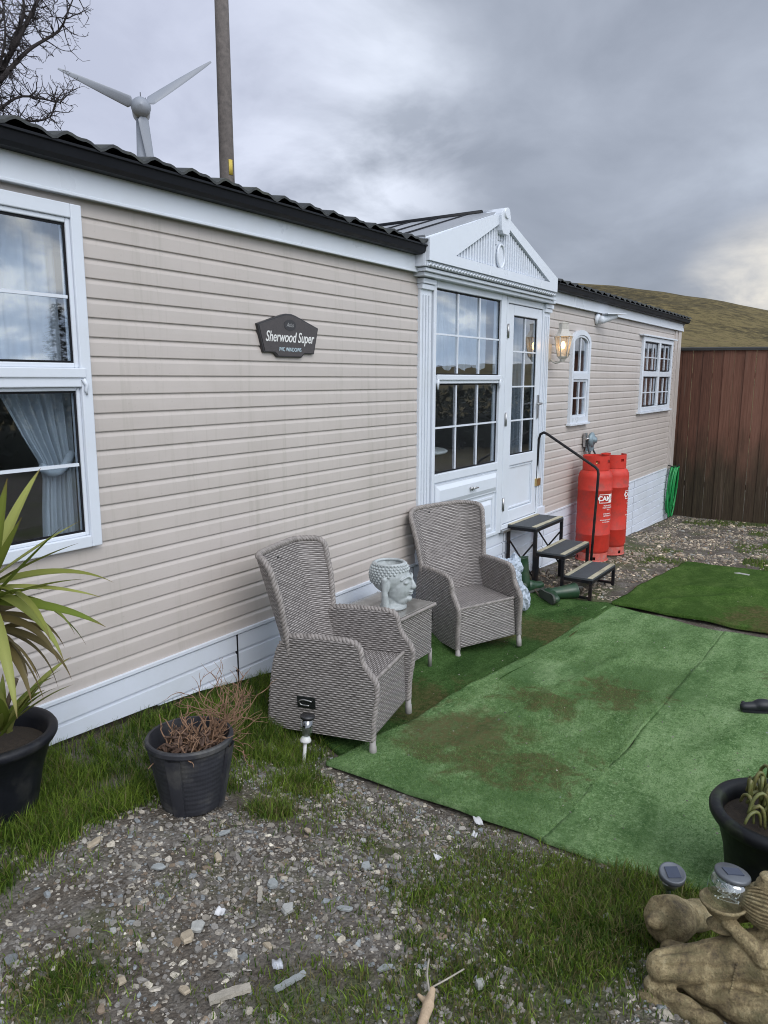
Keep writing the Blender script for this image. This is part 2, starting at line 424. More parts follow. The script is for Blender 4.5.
# ------------------------------------------------------------------ artificial turf mats
def turf_mat(name, dark, mid, lite, worn):
    m, t = newmat(name); v = t.coord()
    a = t.noise(t.mapping(v, (1, 2.2, 1)), 2.4, 6, .62, .4); b = t.noise(v, 260, 3, .7); c = t.noise(v, 30, 6, .78)
    f = t.math('ADD', t.math('MULTIPLY', a, .40), t.math('ADD', t.math('MULTIPLY', b, .25), t.math('MULTIPLY', c, .35)))
    cc = t.ramp(f, [(.40, dark), (.50, mid), (.60, lite)])
    fine = t.noise(v, 130, 3, .8); cc = t.mix(t.maprange(fine, .50, .62, 0, .65), cc, dark); cc = t.mix(t.maprange(t.noise(v, 62, 4, .8), .53, .62, 0, .75), cc, lite); cc = t.mix(t.maprange(t.noise(t.mapping(v, (1, 1.8, 1), (0, 0, .7)), 38, 5, .85, .5), .54, .62, 0, .7), cc, dark)
    cc = t.mix(t.maprange(t.noise(t.mapping(v, (.9, 1.6, 1), (0, 0, .5)), 1.3, 6, .7, .5), .50, .66, 0, .6), cc, dark)
    # trodden-in dirt: patches with a place of their own
    tot = None
    for (px, py, rr) in worn:
        dd = t.vmath('DISTANCE', v, (px, py, -.5))
        dd = t.math('ADD', dd, t.math('MULTIPLY', t.math('SUBTRACT', t.noise(v, 4.5, 7, .78, .6), .5), 1.5))
        k = t.maprange(dd, rr, rr*.45, 0, 1)
        tot = k if tot is None else t.math('MAXIMUM', tot, k)
    if tot is not None:
        dirt = t.ramp(c, [(.35, (.042, .040, .014)), (.65, (.118, .098, .045))])
        cc = t.mix(t.math('MULTIPLY', tot, t.maprange(c, .3, .6, .35, .95)), cc, dirt)
    t.put(t.b.inputs['Base Color'], cc); t.b.inputs['Roughness'].default_value = .95; t.b.inputs['Specular IOR Level'].default_value = .05
    w = t.noise(t.mapping(v, (1.2, 3.5, 1), (0, 0, .3)), 1.6, 4, .6, .6)
    t.put(t.b.inputs['Normal'], t.bump(b, .9, .006, t.bump(w, .35, .05)))
    return m
TURF_LITE = turf_mat('turf_faded', (.050, .105, .034), (.148, .245, .098), (.255, .365, .180),
    [(3.28, -1.16, .42), (3.05, -1.30, .30), (3.9, -1.30, .22), (4.25, -1.62, .26), (3.15, -1.62, .22), (5.0, -2.6, .3)])
TURF_DARK = turf_mat('turf_dark', (.016, .040, .010), (.046, .098, .026), (.095, .165, .055),
    [(5.2, -.86, .40), (3.55, -.80, .34), (4.9, -.55, .3)])
TURF_FAR = turf_mat('turf_mossy', (.024, .055, .010), (.056, .108, .022), (.098, .155, .042),
    [(6.35, -2.3, .45), (7.2, -2.5, .3)])
def turf(name, c4, n, m, lift, mat, label, seed, creases=()):
    a, b, c, d = [np.array(p) for p in c4]
    U, Vv = np.meshgrid(np.linspace(0, 1, n), np.linspace(0, 1, m), indexing='ij')
    P = (a*(1-U)[..., None]*(1-Vv)[..., None]+b*U[..., None]*(1-Vv)[..., None]+c*U[..., None]*Vv[..., None]+d*(1-U)[..., None]*Vv[..., None])
    edge = np.minimum(np.minimum(U, 1-U), np.minimum(Vv, 1-Vv))
    P[..., 0] += (fbm(P[..., 0]*2.5, P[..., 1]*2.5, 3, seed)-.5)*.05; P[..., 1] += (fbm(P[..., 0]*2.2+9, P[..., 1]*2.2, 3, seed+5)-.5)*.05
    z = terrain(P[..., 0], P[..., 1])*.0+G(P[..., 0], P[..., 1])+lift+(fbm(P[..., 0]*1.1, P[..., 1]*1.4, 3, seed+9)-.5)*.03+.012
    z += np.clip(.03-edge, 0, .03)/.03*(fbm(P[..., 0]*4, P[..., 1]*4, 2, seed+2)-.42)*.03
    for (x0, y0, x1, y1, hh, ww) in creases:
        dx, dy = x1-x0, y1-y0; L = math.hypot(dx, dy)
        tt = ((P[..., 0]-x0)*dx+(P[..., 1]-y0)*dy)/L/L; q = np.abs((P[..., 0]-x0)*dy-(P[..., 1]-y0)*dx)/L
        z += hh*np.exp(-(q/ww)**2)*np.clip(np.minimum(tt, 1-tt)*6, 0, 1)
    V = np.stack([P[..., 0], P[..., 1], z], -1).reshape(-1, 3); I = np.arange(n*m).reshape(n, m)
    F = np.stack([I[:-1, :-1], I[1:, :-1], I[1:, 1:], I[:-1, 1:]], -1).reshape(-1, 4)
    per = list(I[:, 0])+list(I[-1, 1:])+list(I[::-1, -1][1:])+list(I[0, ::-1][1:-1])
    V2 = V[per].copy(); V2[:, 2] -= .022; k = len(V); np_ = len(per)
    F2 = np.array([[per[i], k+i, k+(i+1) % np_, per[(i+1) % np_]] for i in range(np_)])
    o = npobj(name, np.vstack([V, V2]), np.vstack([F, F2]), mat, smooth=True)
    tag(o, label, 'artificial turf'); return V.reshape(n, m, 3)
TB = turf('artificial_turf', [(2.60, -.96), (6.15, -1.06), (6.12, -.34), (3.02, -.12)], 160, 60, .004, TURF_DARK, 'dark green artificial turf mat under the wicker chairs and boots', 21, [(4.5, -.8, 5.6, -.5, .012, .03)])
TA = turf('artificial_turf', [(2.58, -1.885), (5.92, -1.95), (6.144, -1.02), (2.56, -.80)], 200, 90, .011, TURF_LITE, 'pale faded green artificial turf mat in front of the wicker chairs, bare brown patches', 22, [(3.0, -1.2, 5.2, -1.5, .012, .05)])
TA2 = turf('artificial_turf', [(2.60, -4.3), (6.3, -4.3), (5.93, -1.94), (2.58, -1.875)], 200, 120, .007, TURF_LITE, 'pale faded green artificial turf mat behind the black pot at right', 23, [(3.6, -2.2, 5.2, -2.6, .010, .05)])
TC = turf('artificial_turf', [(6.03, -3.6), (8.6, -3.4), (8.39, -1.16), (6.12, -1.03)], 120, 110, .024, TURF_FAR, 'creased dark mossy artificial turf mat near the wooden fence', 24, [(6.9, -1.3, 7.4, -2.3, .03, .05), (6.3, -1.25, 7.0, -1.9, .018, .05), (7.3, -1.7, 7.0, -2.6, .016, .04)])

# ------------------------------------------------------------------ grass blades (one mass, nobody could count it)
def leafmat(name, trans=.25, rough=.55):
    m, t = newmat(name)
    c = t.attr('col'); n = t.noise(t.coord(), 300, 2)
    cc = t.mix(t.maprange(n, .3, .7, 0, .10), c, (.16, .14, .05))
    t.put(t.b.inputs['Base Color'], cc); t.b.inputs['Roughness'].default_value = rough; t.b.inputs['Specular IOR Level'].default_value = .2
    tr = t.new('ShaderNodeBsdfTranslucent'); t.put(tr.inputs[0], cc)
    mx = t.new('ShaderNodeMixShader'); mx.inputs[0].default_value = trans
    t.l.new(t.b.outputs[0], mx.inputs[1]); t.l.new(tr.outputs[0], mx.inputs[2]); t.l.new(mx.outputs[0], t.o.inputs[0])
    return m
GRASS = leafmat('grass_blade')
def blades(x, y, z, h, w, lean, cols, seg=3):
    n = len(x); az = RNG.uniform(0, 2*np.pi, n); la = RNG.uniform(0, 2*np.pi, n)
    T = np.linspace(0, 1, seg+1); Vs = []
    for k, tt in enumerate(T):
        off = lean*h*tt**2; cx = x+np.cos(la)*off; cy = y+np.sin(la)*off; cz = z+h*tt*(1-.35*lean*tt)
        ww = w*(1-tt**1.6)*.5+(.0002)
        for s in (-1, 1):
            Vs.append(np.stack([cx+np.cos(az)*ww*s, cy+np.sin(az)*ww*s, cz], -1))
    V = np.stack(Vs, 1)      # n, 2(seg+1), 3
    k = 2*(seg+1); base = (np.arange(n)*k)[:, None]
    F = np.concatenate([base+np.array([[2*j, 2*j+1, 2*j+3, 2*j+2]]) for j in range(seg)], 0)
    C = np.repeat(cols[:, None, :], k, 1)
    return V.reshape(-1, 3), F, C.reshape(-1, 3)
def sample(n, x0, x1, y0, y1, dens):
    x = RNG.uniform(x0, x1, n); y = RNG.uniform(y0, y1, n); k = RNG.uniform(0, 1, n) < dens(x, y); return x[k], y[k]
def gcols(n, x, y, dry=.12):
    a = np.array([.022, .062, .005]); b = np.array([.215, .310, .040]); c = np.array([.19, .165, .075])
    u = (np.clip(fbm(x*5, y*5, 3, 55)*.8+RNG.uniform(-.45, .40, n), 0, 1)**1.1)[:, None]
    cc = a*(1-u)+b*u; k = RNG.uniform(0, 1, n) < dry
    cc[k] = c*RNG.uniform(.5, 1.1, (k.sum(), 1)); return cc
x1, y1 = sample(270000, .7, 3.1, -2.95, -.02, grass_density)
h1 = RNG.uniform(.014, .040, len(x1)); lush = ((y1 > -.85-.0*x1) & (x1 < 3.0)); h1[lush] = RNG.uniform(.018, .088, lush.sum())
nearst = (x1 > 2.1) & (y1 < -2.15); h1[nearst] *= 1.8
tuft = (np.hypot(x1-2.0, y1+.98) < .1); h1[tuft] = RNG.uniform(.03, .07, tuft.sum())
dry = np.where(lush, .07, .30)
c1_ = gcols(len(x1), x1, y1, .10); kk = RNG.uniform(0, 1, len(x1)) < (dry-.06); c1_[kk] = np.array([.17, .15, .065])*RNG.uniform(.5, 1.1, (kk.sum(), 1))
A = blades(x1, y1, terrain(x1, y1), h1, RNG.uniform(.0018, .0044, len(x1)), RNG.uniform(.1, .95, len(x1)), c1_)
x2, y2 = sample(60000, 3.1, 12.5, -4.5, -.05, grass_density)
B = blades(x2, y2, terrain(x2, y2), RNG.uniform(.02, .06, len(x2)), RNG.uniform(.004, .008, len(x2)), RNG.uniform(.1, .8, len(x2)), gcols(len(x2), x2, y2, .15), 2)
V = np.vstack([A[0], B[0]]); F = np.vstack([A[1], B[1]+len(A[0])]); C = np.vstack([A[2], B[2]])
go = npobj('grass', V, F, GRASS, C); tag(go, 'rough green grass growing in patches through the gravel', 'grass', kind='stuff')
# short plastic pile standing up from the nearer turf mats
def pile(name, n, x0, x1, y0, y1, lift, col_lo, col_hi, inside):
    x = RNG.uniform(x0, x1, n); y = RNG.uniform(y0, y1, n); k = inside(x, y); x, y = x[k], y[k]
    return x, y
for (T3, n, lo, hi, nm) in ((TA, 90000, (.045, .11, .022), (.20, .33, .11), 'pile'), (TA2, 46000, (.045, .11, .022), (.20, .33, .11), 'pile'), (TB, 40000, (.018, .045, .010), (.075, .15, .035), 'pile')):
    a, b = T3.shape[:2]; i = RNG.integers(0, a-1, n); j = RNG.integers(0, b-1, n); u = RNG.uniform(0, 1, (n, 1)); v_ = RNG.uniform(0, 1, (n, 1))
    keepn = RNG.uniform(0, 1, n) < np.clip(1.35-i/a*1.2, .12, 1)
    P = T3[i, j]*(1-u)*(1-v_)+T3[i+1, j]*u*(1-v_)+T3[i+1, j+1]*u*v_+T3[i, j+1]*(1-u)*v_
    P = P[keepn]; n = len(P)
    if T3 is TA: P = P[~((np.hypot(P[:, 0]-3.35, P[:, 1]+1.05) < .28) | (np.hypot(P[:, 0]-4.35, P[:, 1]+1.15) < .25))]; n = len(P)
    u = RNG.uniform(0, 1, (n, 1)); cc = np.array(lo)*(1-u)+np.array(hi)*u
    A = blades(P[:, 0], P[:, 1], P[:, 2]-.002, RNG.uniform(.006, .013, n), RNG.uniform(.0016, .003, n), RNG.uniform(.3, 1.2, n), cc, 1)
    po = npobj('turf_pile', A[0], A[1], GRASS, A[2])
    par = [o for o in col.objects if o.name.startswith('artificial_turf')][{id(TB): 0, id(TA): 1, id(TA2): 2}[id(T3)]]
    po.parent = par; po['kind'] = 'stuff'

# ------------------------------------------------------------------ gravel: angular slate chips
m, t = newmat('slate_chip'); c = t.attr('col'); v = t.coord()
t.put(t.b.inputs['Base Color'], t.mix(t.maprange(t.noise(v, 90, 4, .7), .4, .65, 0, .5), c, (.10, .085, .065)))
t.b.inputs['Roughness'].default_value = .72; t.put(t.b.inputs['Normal'], t.bump(t.noise(v, 220, 3), .35, .002)); CHIP = m
def chips(x, y, size, cols, flat=(.25, .6), sink=.25):
    n = len(x); k = 7; V = np.zeros((n, 2*k+2, 3)); ang = np.sort(RNG.uniform(0, 1, (n, k)), 1)*.5+np.linspace(0, 1, k, endpoint=False)[None]*.5+.0
    ang = ang*2*np.pi; el = RNG.uniform(.45, 1.0, (n, 1)); fl = RNG.uniform(*flat, (n, 1))
    rr = RNG.uniform(.72, 1.05, (n, k)); ca, sa = np.cos(ang)*rr, np.sin(ang)*rr*el
    top = RNG.uniform(.65, .95, (n, k))
    V[:, :k, 0] = ca; V[:, :k, 1] = sa; V[:, :k, 2] = -fl*.5
    V[:, k:2*k, 0] = ca*top; V[:, k:2*k, 1] = sa*top; V[:, k:2*k, 2] = fl*.5+RNG.uniform(-.08, .08, (n, k))
    V[:, 2*k] = [0, 0, 0]; V[:, 2*k, 2] = -fl[:, 0]*.5; V[:, 2*k+1, 2] = fl[:, 0]*RNG.uniform(.5, .62, n)
    V *= size[:, None, None]*.55
    tx = RNG.normal(0, .28, n); ty = RNG.normal(0, .28, n); rz = RNG.uniform(0, 2*np.pi, n)
    def rot(V, a, i, j):
        c, s = np.cos(a)[:, None], np.sin(a)[:, None]; A, B = V[..., i].copy(), V[..., j].copy(); V[..., i] = A*c-B*s; V[..., j] = A*s+B*c
    rot(V, tx, 1, 2); rot(V, ty, 0, 2); rot(V, rz, 0, 1)
    V[..., 0] += x[:, None]; V[..., 1] += y[:, None]; V[..., 2] += (terrain(x, y)+size*(.5-sink)*fl[:, 0]*.6)[:, None]
    base = (np.arange(n)*(2*k+2))[:, None]; Fs = []
    for j in range(k):
        j2 = (j+1) % k
        Fs.append(base+np.array([[j, j2, k+j2]])); Fs.append(base+np.array([[j, k+j2, k+j]])); Fs.append(base+np.array([[k+j, k+j2, 2*k+1]]))
    return V.reshape(-1, 3), np.concatenate(Fs, 0), np.repeat(cols[:, None], 2*k+2, 1).reshape(-1, 3)
def stone_cols(n):
    pal = np.array([(.075, .070, .066), (.12, .115, .11), (.17, .165, .16), (.22, .205, .18), (.30, .28, .25), (.16, .18, .20), (.13, .10, .075), (.42, .40, .36)])
    c = pal[RNG.choice(len(pal), n, p=[.19, .22, .18, .14, .08, .07, .095, .025])]; return c*np.array([1.30, 1.26, 1.20])*RNG.uniform(.8, 1.35, (n, 1))
def gd(x, y):
    g = 1-np.clip(grass_density(x, y)*1.25, 0, .96)
    n = fbm(x*3, y*3, 4, 91); return g*np.clip((n-.33)*3.6, .06, 1)*(~on_turf(x, y, .0))*(y < -.05)
x, y = sample(52000, .55, 2.75, -3.0, -.5, gd); sz = RNG.lognormal(math.log(.0098), .48, len(x)).clip(.004, .040)
A = chips(x, y, sz, stone_cols(len(x)))
x, y = sample(2400, .55, 2.75, -3.0, -.5, gd); sz = RNG.uniform(.018, .042, len(x)); cb = stone_cols(len(x))*np.array([1.25, 1.25, 1.2]); A2 = chips(x, y, sz, cb, (.10, .28), .3)
A = (np.vstack([A[0], A2[0]]), np.vstack([A[1], A2[1]+len(A[0])]), np.vstack([A[2], A2[2]]))
x = RNG.uniform(2.7, 8.2, 700); y = RNG.uniform(-4, -.5, 700); ot = on_turf(x, y, -.05); x, y = x[ot], y[ot]; A3 = chips(x, y, RNG.uniform(.004, .012, len(x)), stone_cols(len(x)), (.2, .4)); A3[0][:, 2] += .030
A = (np.vstack([A[0], A3[0]]), np.vstack([A[1], A3[1]+len(A[0])]), np.vstack([A[2], A3[2]]))
x, y = sample(30000, 5.8, 12.6, -4.5, -.04, gd); k = (x > 6.3) | (y > -.4); x, y = x[k], y[k]; sz = RNG.lognormal(math.log(.028), .4, len(x)).clip(.015, .07)
cc = stone_cols(len(x))*np.array([1.35, 1.22, 1.05])
B = chips(x, y, sz, cc)
go = npobj('gravel', np.vstack([A[0], B[0]]), np.vstack([A[1], B[1]+len(A[0])]), CHIP, np.vstack([A[2], B[2]]))
tag(go, 'loose grey and brown slate gravel spread over the ground', 'gravel', kind='stuff')

# ================================================================== MATERIALS FOR THE CARAVAN
CLAD = simple('beige_cladding', (.49, .442, .408), .40, .05, 1.3, grime=(.38, .34, .29), gs=1.6, gamt=.25)
_t = NT(CLAD.node_tree); _b = [n for n in CLAD.node_tree.nodes if n.type == 'BSDF_PRINCIPLED'][0]; _src = _b.inputs['Base Color'].links[0].from_socket; _v = _t.coord()
_dr = _t.noise(_t.mapping(_v, (9, 9, .35)), 2.0, 5, .65, .3); _sp = _t.noise(_v, 45, 3, .7)
_c = _t.mix(_t.maprange(_dr, .54, .72, 0, .42), _src, (.33, .31, .26)); _c = _t.mix(_t.maprange(_sp, .66, .76, 0, .35), _c, (.30, .27, .23)); _t.put(_b.inputs['Base Color'], _c)
_t.put(_b.inputs['Normal'], _t.bump(_t.noise(_t.mapping(_v, (1, 1, 3)), 1.1, 3, .5), .25, .02))
TRIM = simple('white_upvc', (.64, .68, .74), .32, .03, 2, grime=(.50, .50, .47), gs=2.5, gamt=.18)
SKIRT = simple('white_skirting', (.62, .66, .73), .45, .03, 2, grime=(.42, .44, .40), gs=1.5, gamt=.25)
GUTTER = simple('black_plastic', (.006, .007, .010), .5, .2, 6, spec=.22)
ROOF = simple('grey_tile_sheet', (.030, .033, .034), .6, .35, 9, .4, 120, grime=(.10, .105, .07), gs=6, gamt=.6)
SHEET = simple('pale_grey_sheet', (.30, .315, .34), .4, .1, 3)
SEAL = simple('dark_gasket', (.008, .008, .010), .6, spec=.2)
STEEL = simple('brushed_steel', (.42, .42, .42), .35, .1, 20, metal=.9)
INTER = simple('interior_wall', (.40, .37, .34), .8, .1, 2)
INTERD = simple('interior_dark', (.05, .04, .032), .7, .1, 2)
def glassmat(name, refl=.12, tint=(.93, .97, 1)):
    m, t = newmat(name)
    lw = t.new('ShaderNodeFresnel'); lw.inputs[0].default_value = 1.52
    geo_ = t.new('ShaderNodeNewGeometry')
    f = t.math('MULTIPLY', t.math('ADD', t.math('MULTIPLY', lw.outputs[0], 1.5), refl, clamp=True), t.math('SUBTRACT', 1.0, geo_.outputs['Backfacing']))
    gl = t.new('ShaderNodeBsdfGlossy'); gl.inputs['Roughness'].default_value = .015; t.put(gl.inputs[0], (.93, .96, 1, 1))
    wv = t.noise(t.coord(), 1.3, 2, .5); t.put(gl.inputs['Normal'], t.bump(wv, .05, .05))
    tr = t.new('ShaderNodeBsdfTransparent'); tr.inputs[0].default_value = (*tint, 1)
    mx = t.new('ShaderNodeMixShader'); t.put(mx.inputs[0], f); t.l.new(tr.outputs[0], mx.inputs[1]); t.l.new(gl.outputs[0], mx.inputs[2])
    t.l.new(mx.outputs[0], t.o.inputs[0]); return m
GLASS = glassmat('window_glass', .15)

VAN = empty('static_caravan', (6, 0, -.5), 0, 'long beige static caravan with white gabled porch, skirting and tiled roof', 'caravan')
def vp(mb, name, mat, parent=None, label=None, **k):
    """a part of the caravan, built in world coordinates"""
    o = mb.obj(name, mat, None, label, **k)
    o.parent = parent or VAN
    o.matrix_parent_inverse = Matrix.Translation((-6, 0, .5))
    if parent and parent is not VAN: o.matrix_parent_inverse = Matrix.Identity(4)
    return o
X0, X1 = -1.2, 12.02
# openings in the cladding (x0, x1, z0, z1), arch handled apart
def open_iv(z):
    iv = []
    if .64 < z < 2.03: iv.append((.72, 1.99))
    iv.append((4.66, 7.02))
    if .90 < z < 1.84:
        zc = 1.72; hw = .25
        if z > zc: hw = .25*math.sqrt(max(0, 1-((z-zc)/.12)**2))
        if hw > .02: iv.append((7.935-hw, 7.935+hw))
    if .93 < z < 1.885: iv.append((10.29, 11.81))
    return iv
def spans(z):
    cur = X0; out = []
    for a, b in sorted(open_iv(z)):
        if a > cur: out.append((cur, a))
        cur = max(cur, b)
    out.append((cur, X1)); return out
mb = MB(); NB = 26; bh = 2.08/NB
for k in range(NB):
    zt = 2.08-k*bh
    # concave shoulder under each joint, then a flat face and a small undercut
    prof = [(zt, -.002), (zt-.006, -.0022), (zt-.012, -.0045), (zt-.018, -.0075), (zt-.024, -.0095), (zt-.045, -.0102), (zt-bh+.004, -.0108), (zt-bh+.0012, -.0102), (zt-bh, -.002)]
    for (za, ya), (zb, yb) in zip(prof[:-1], prof[1:]):
        for a, b in spans((za+zb)/2):
            nseg = max(1, int((b-a)/.6))
            for q in range(nseg):
                xa = a+(b-a)*q/nseg; xb = a+(b-a)*(q+1)/nseg
                mb.quad((xa, yb, zb), (xb, yb, zb), (xb, ya, za), (xa, ya, za), smooth=False)
vp(mb, 'wall_cladding', CLAD)
# inner wall lining, floor, end walls, back wall: the inside of the caravan
mb = MB()
mb.box((X0, .06, -.06), (12.3, 3.7, -.01)); mb.box((X0, 3.62, 0), (4.9, 3.7, 2.2)); mb.box((6.9, 3.62, 0), (12.3, 3.7, 2.2)); mb.box((4.9, 3.62, 0), (6.9, 3.7, .85)); mb.box((4.9, 3.62, 1.95), (6.9, 3.7, 2.2)); mb.box((X0-.02, .0, -.06), (X0+.05, 3.7, 2.25)); mb.box((X0, .02, 2.10), (12.3, 3.7, 2.14))
for za, zb in ((0, .64), (2.03, 2.12)): mb.box((X0, .03, za), (4.64, .055, zb))
for a, b in ((X0, .72), (1.99, 4.64)): mb.box((a, .03, .64), (b, .055, 2.03))
for a, b in ((7.03, 7.69), (8.18, 10.29), (11.81, 12.2)): mb.box((a, .03, 0), (b, .055, 2.12))
mb.box((7.69, .03, 0), (8.18, .055, .9)); mb.box((10.29, .03, 0), (11.81, .055, .93)); mb.box((7.69, .03, 1.85), (8.18, .055, 2.1)); mb.box((10.29, .03, 1.9), (11.81, .055, 2.1))
mb.box((4.3, .06, 0), (4.35, 2.4, 2.1)); mb.box((7.1, .06, 0), (7.15, 3.6, 2.1)); mb.box((9.2, .06, 0), (9.25, 3.6, 2.1))
vp(mb, 'interior_shell', INTER)
mb = MB(); mb.box((12.25, -.0, -.06), (12.32, 3.7, 2.3)); vp(mb, 'end_wall', CLAD)
# corner trim, two ribs
mb = MB(); mb.box((12.02, -.022, -.02), (12.14, .02, 2.08)); mb.box((12.155, -.034, -.02), (12.33, .03, 2.08)); mb.box((12.14, -.012, -.02), (12.155, .02, 2.08))
vp(mb, 'corner_trim', CLAD, bevel=.004)
# skirting panels: shiplap boards .11 deep, bottom edge steps down as the ground falls
mb = MB(); xe = [X0, -.2, .9, 2.79, 4.60, 6.15, 7.1, 8.6, 10.3, 12.26]
botz = lambda x: float(np.interp(x, [-1, 1.82, 2.53, 3.1, 3.78, 7.36, 10.1, 12.3], [-.19, -.185, -.24, -.33, -.36, -.60, -.76, -.84]))
for a, b in zip(xe[:-1], xe[1:]):
    a += .004; b -= .004
    k = 0; z = -.006
    while True:
        zb = z-.105
        n = max(1, int((b-a)/.25)); done = True
        for q in range(n):
            xa = a+(b-a)*q/n; xb = a+(b-a)*(q+1)/n
            la = botz(xa)-(0 if xa < 4 else .03); lb = botz(xb)-(0 if xa < 4 else .03)
            prof = [(z, -.004), (z-.010, -.006), (z-.014, -.016), (zb+.0065, -.018), (zb+.003, -.003), (zb, -.003)]
            for (za, ya), (zc, yc) in zip(prof[:-1], prof[1:]):
                A0 = max(za, la); A1 = max(za, lb); C0 = max(zc, la); C1 = max(zc, lb)
                if A0-C0 < 1e-5 and A1-C1 < 1e-5: continue
                mb.quad((xa, yc, C0), (xb, yc, C1), (xb, ya, A1), (xa, ya, A0))
            if zb > min(la, lb): done = False
        z = zb
        if done: break
sk = vp(mb, 'skirting', SKIRT)
mb = MB(); mb.box((X0, -.024, -.012), (4.64, -.0, .006)); mb.box((7.05, -.024, -.012), (12.0, -.0, .006)); vp(mb, 'skirting_rail', TRIM, bevel=.002)
for x in (2.79, 8.6):
    mb = MB(); mb.box((x-.003, -.0215, -.30 if x < 4 else -.7), (x+.003, -.003, -.013)); vp(mb, 'skirting_joint', SEAL)
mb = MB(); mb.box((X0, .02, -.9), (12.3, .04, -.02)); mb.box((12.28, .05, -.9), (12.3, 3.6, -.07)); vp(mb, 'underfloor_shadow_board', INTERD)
# fascia, gutter
for a, b in ((X0, 4.60), (6.96, 12.36)):
    mb = MB(); mb.box((a, -.052, 2.068), (b, .0, 2.20)); mb.box((a, -.056, 2.062), (b, -.045, 2.075)); vp(mb, 'fascia', TRIM, bevel=.003)
    mb = MB(); prof = [(-.05, 2.172), (-.105, 2.172), (-.128, 2.185), (-.135, 2.220), (-.146, 2.223), (-.146, 2.232), (-.126, 2.232), (-.118, 2.195), (-.06, 2.185), (-.05, 2.25)]
    pts = prof
    mb.extrude([(-p[0], p[1]) for p in pts], ((a+b)/2, 0, 0), (0, -1, 0), (0, 0, 1), (b-a)+ (.03 if a > 0 else .03)); vp(mb, 'gutter', GUTTER)
# tiled-effect roof: waves across, steps up the slope
def roofz(x, y):
    u = (x % .205)/.205; w = .011*math.sin(2*math.pi*u)+.007*math.sin(4*math.pi*u+.6)
    s = (y+.15); row = s % .35
    return 2.236+s*.215+w+(.020*(1-row/.35))
for (a, b) in ((X0-.1, 4.62), (6.95, 12.40), (4.62, 6.95)):
    mb = MB(); ysr = []
    y0 = -.15 if (a, b) != (4.62, 6.95) else .9
    q = y0
    while q < 1.85: ysr += [q, min(q+.349, 1.85)]; q += .35
    nx_ = int((b-a)/.0205)
    def fn(u, v):
        x = a+(b-a)*u; y = ysr[min(len(ysr)-1, int(round(v*(len(ysr)-1))))]; 
        yy = y-1e-4 if int(round(v*(len(ysr)-1))) % 2 else y+1e-4
        return (x, y, roofz(x, yy))
    mb.patch(fn, nx_, len(ysr)-1, smooth=False)
    # thickness lip at the eave
    mb.patch(lambda u, v: (a+(b-a)*u, y0, roofz(a+(b-a)*u, y0+1e-4)-(.012*v)), nx_, 1, smooth=False, flip=True)
    vp(mb, 'roof', ROOF)
mb = MB(); mb.quad((X0-.1, 1.85, 2.72), (12.5, 1.85, 2.72), (12.5, 3.85, 2.28), (X0-.1, 3.85, 2.28)); mb.tube([(X0-.1, 1.85, 2.745), (12.5, 1.85, 2.745)], .05, 8); vp(mb, 'rear_roof', ROOF)
mb = MB(); mb.extrude([(-.05, 2.1), (3.7, 2.1), (3.8, 2.28), (1.85, 2.70), (-.1, 2.27)], (12.32, 0, 0), (0, 1, 0), (0, 0, 1), .03); vp(mb, 'gable_end', CLAD)
mb = MB(); mb.lathe([(.05, 0), (.05, .10), (.10, .10), (.11, .12), (.09, .15), (.0, .17)], (7.75, 1.05, 2.52), 16); vp(mb, 'roof_vent', GUTTER)

# ------------------------------------------------------------------ windows
def ring(mb, x0, x1, z0, z1, w, y0, y1, ws=None):
    """a mitred frame as four butted bars"""
    wl, wr, wb, wt = ws or (w, w, w, w)
    mb.box((x0, y0, z0), (x0+wl, y1, z1)); mb.box((x1-wr, y0, z0), (x1, y1, z1))
    mb.box((x0+wl, y0, z0), (x1-wr, y1, z0+wb)); mb.box((x0+wl, y0, z1-wt), (x1-wr, y1, z1))
def pane(x0, x1, z0, z1, y, parent, bars=(), zb=()):
    mb = MB(); mb.box((x0, y, z0), (x1, y+.004, z1)); vp(mb, 'pane', GLASS, parent)
    g = MB(); ring(g, x0-.001, x1+.001, z0-.001, z1+.001, .010, y-.006, y-.001); vp(g, 'gasket', SEAL, parent)
    if bars or zb:
        b = MB()
        for x in bars: b.box((x-.0065, y-.012, z0+.01), (x+.0065, y-.002, z1-.01))
        xsb = [x0+.01]+[q for x in bars for q in (x-.0066, x+.0066)]+[x1-.01]
        for z in zb:
            for k in range(0, len(xsb), 2): b.box((xsb[k], y-.011, z-.0065), (xsb[k+1], y-.002, z+.0065))
        vp(b, 'glazing_bar', TRIM, parent)
def cham(mb, x0, x1, z0, z1, y0, y1, d=.012):
    mb.box((x0, y0, z0), (x1, y1, z1)); 
# left window
mb = MB(); ring(mb, .70, 1.982, .634, 2.034, .052, -.040, .03, (.06, .050, .05, .055)); mb.box((.76, -.042, 1.312), (1.932, .02, 1.390)); mb.box((.76, -.050, 1.350), (1.950, -.042, 1.390))
w1 = vp(mb, 'window', TRIM, bevel=.006)
mb = MB(); ring(mb, .76, 1.932, 1.390, 1.979, .020, -.030, .02); ring(mb, .76, 1.932, .684, 1.312, .016, -.024, .02); vp(mb, 'sash', TRIM, w1, bevel=.004)
pane(.782, 1.912, 1.410, 1.959, -.016, w1, (), (1.672,)); pane(.778, 1.916, .700, 1.296, -.010, w1, (), (.990,))
# small flourish where the sashes meet
mb = MB(); mb.tube([(1.935, -.046, 1.345), (1.950, -.048, 1.320), (1.942, -.048, 1.300), (1.950, -.046, 1.28)], [.009, .009, .006, .004], 8); vp(mb, 'sash_horn', TRIM, w1)

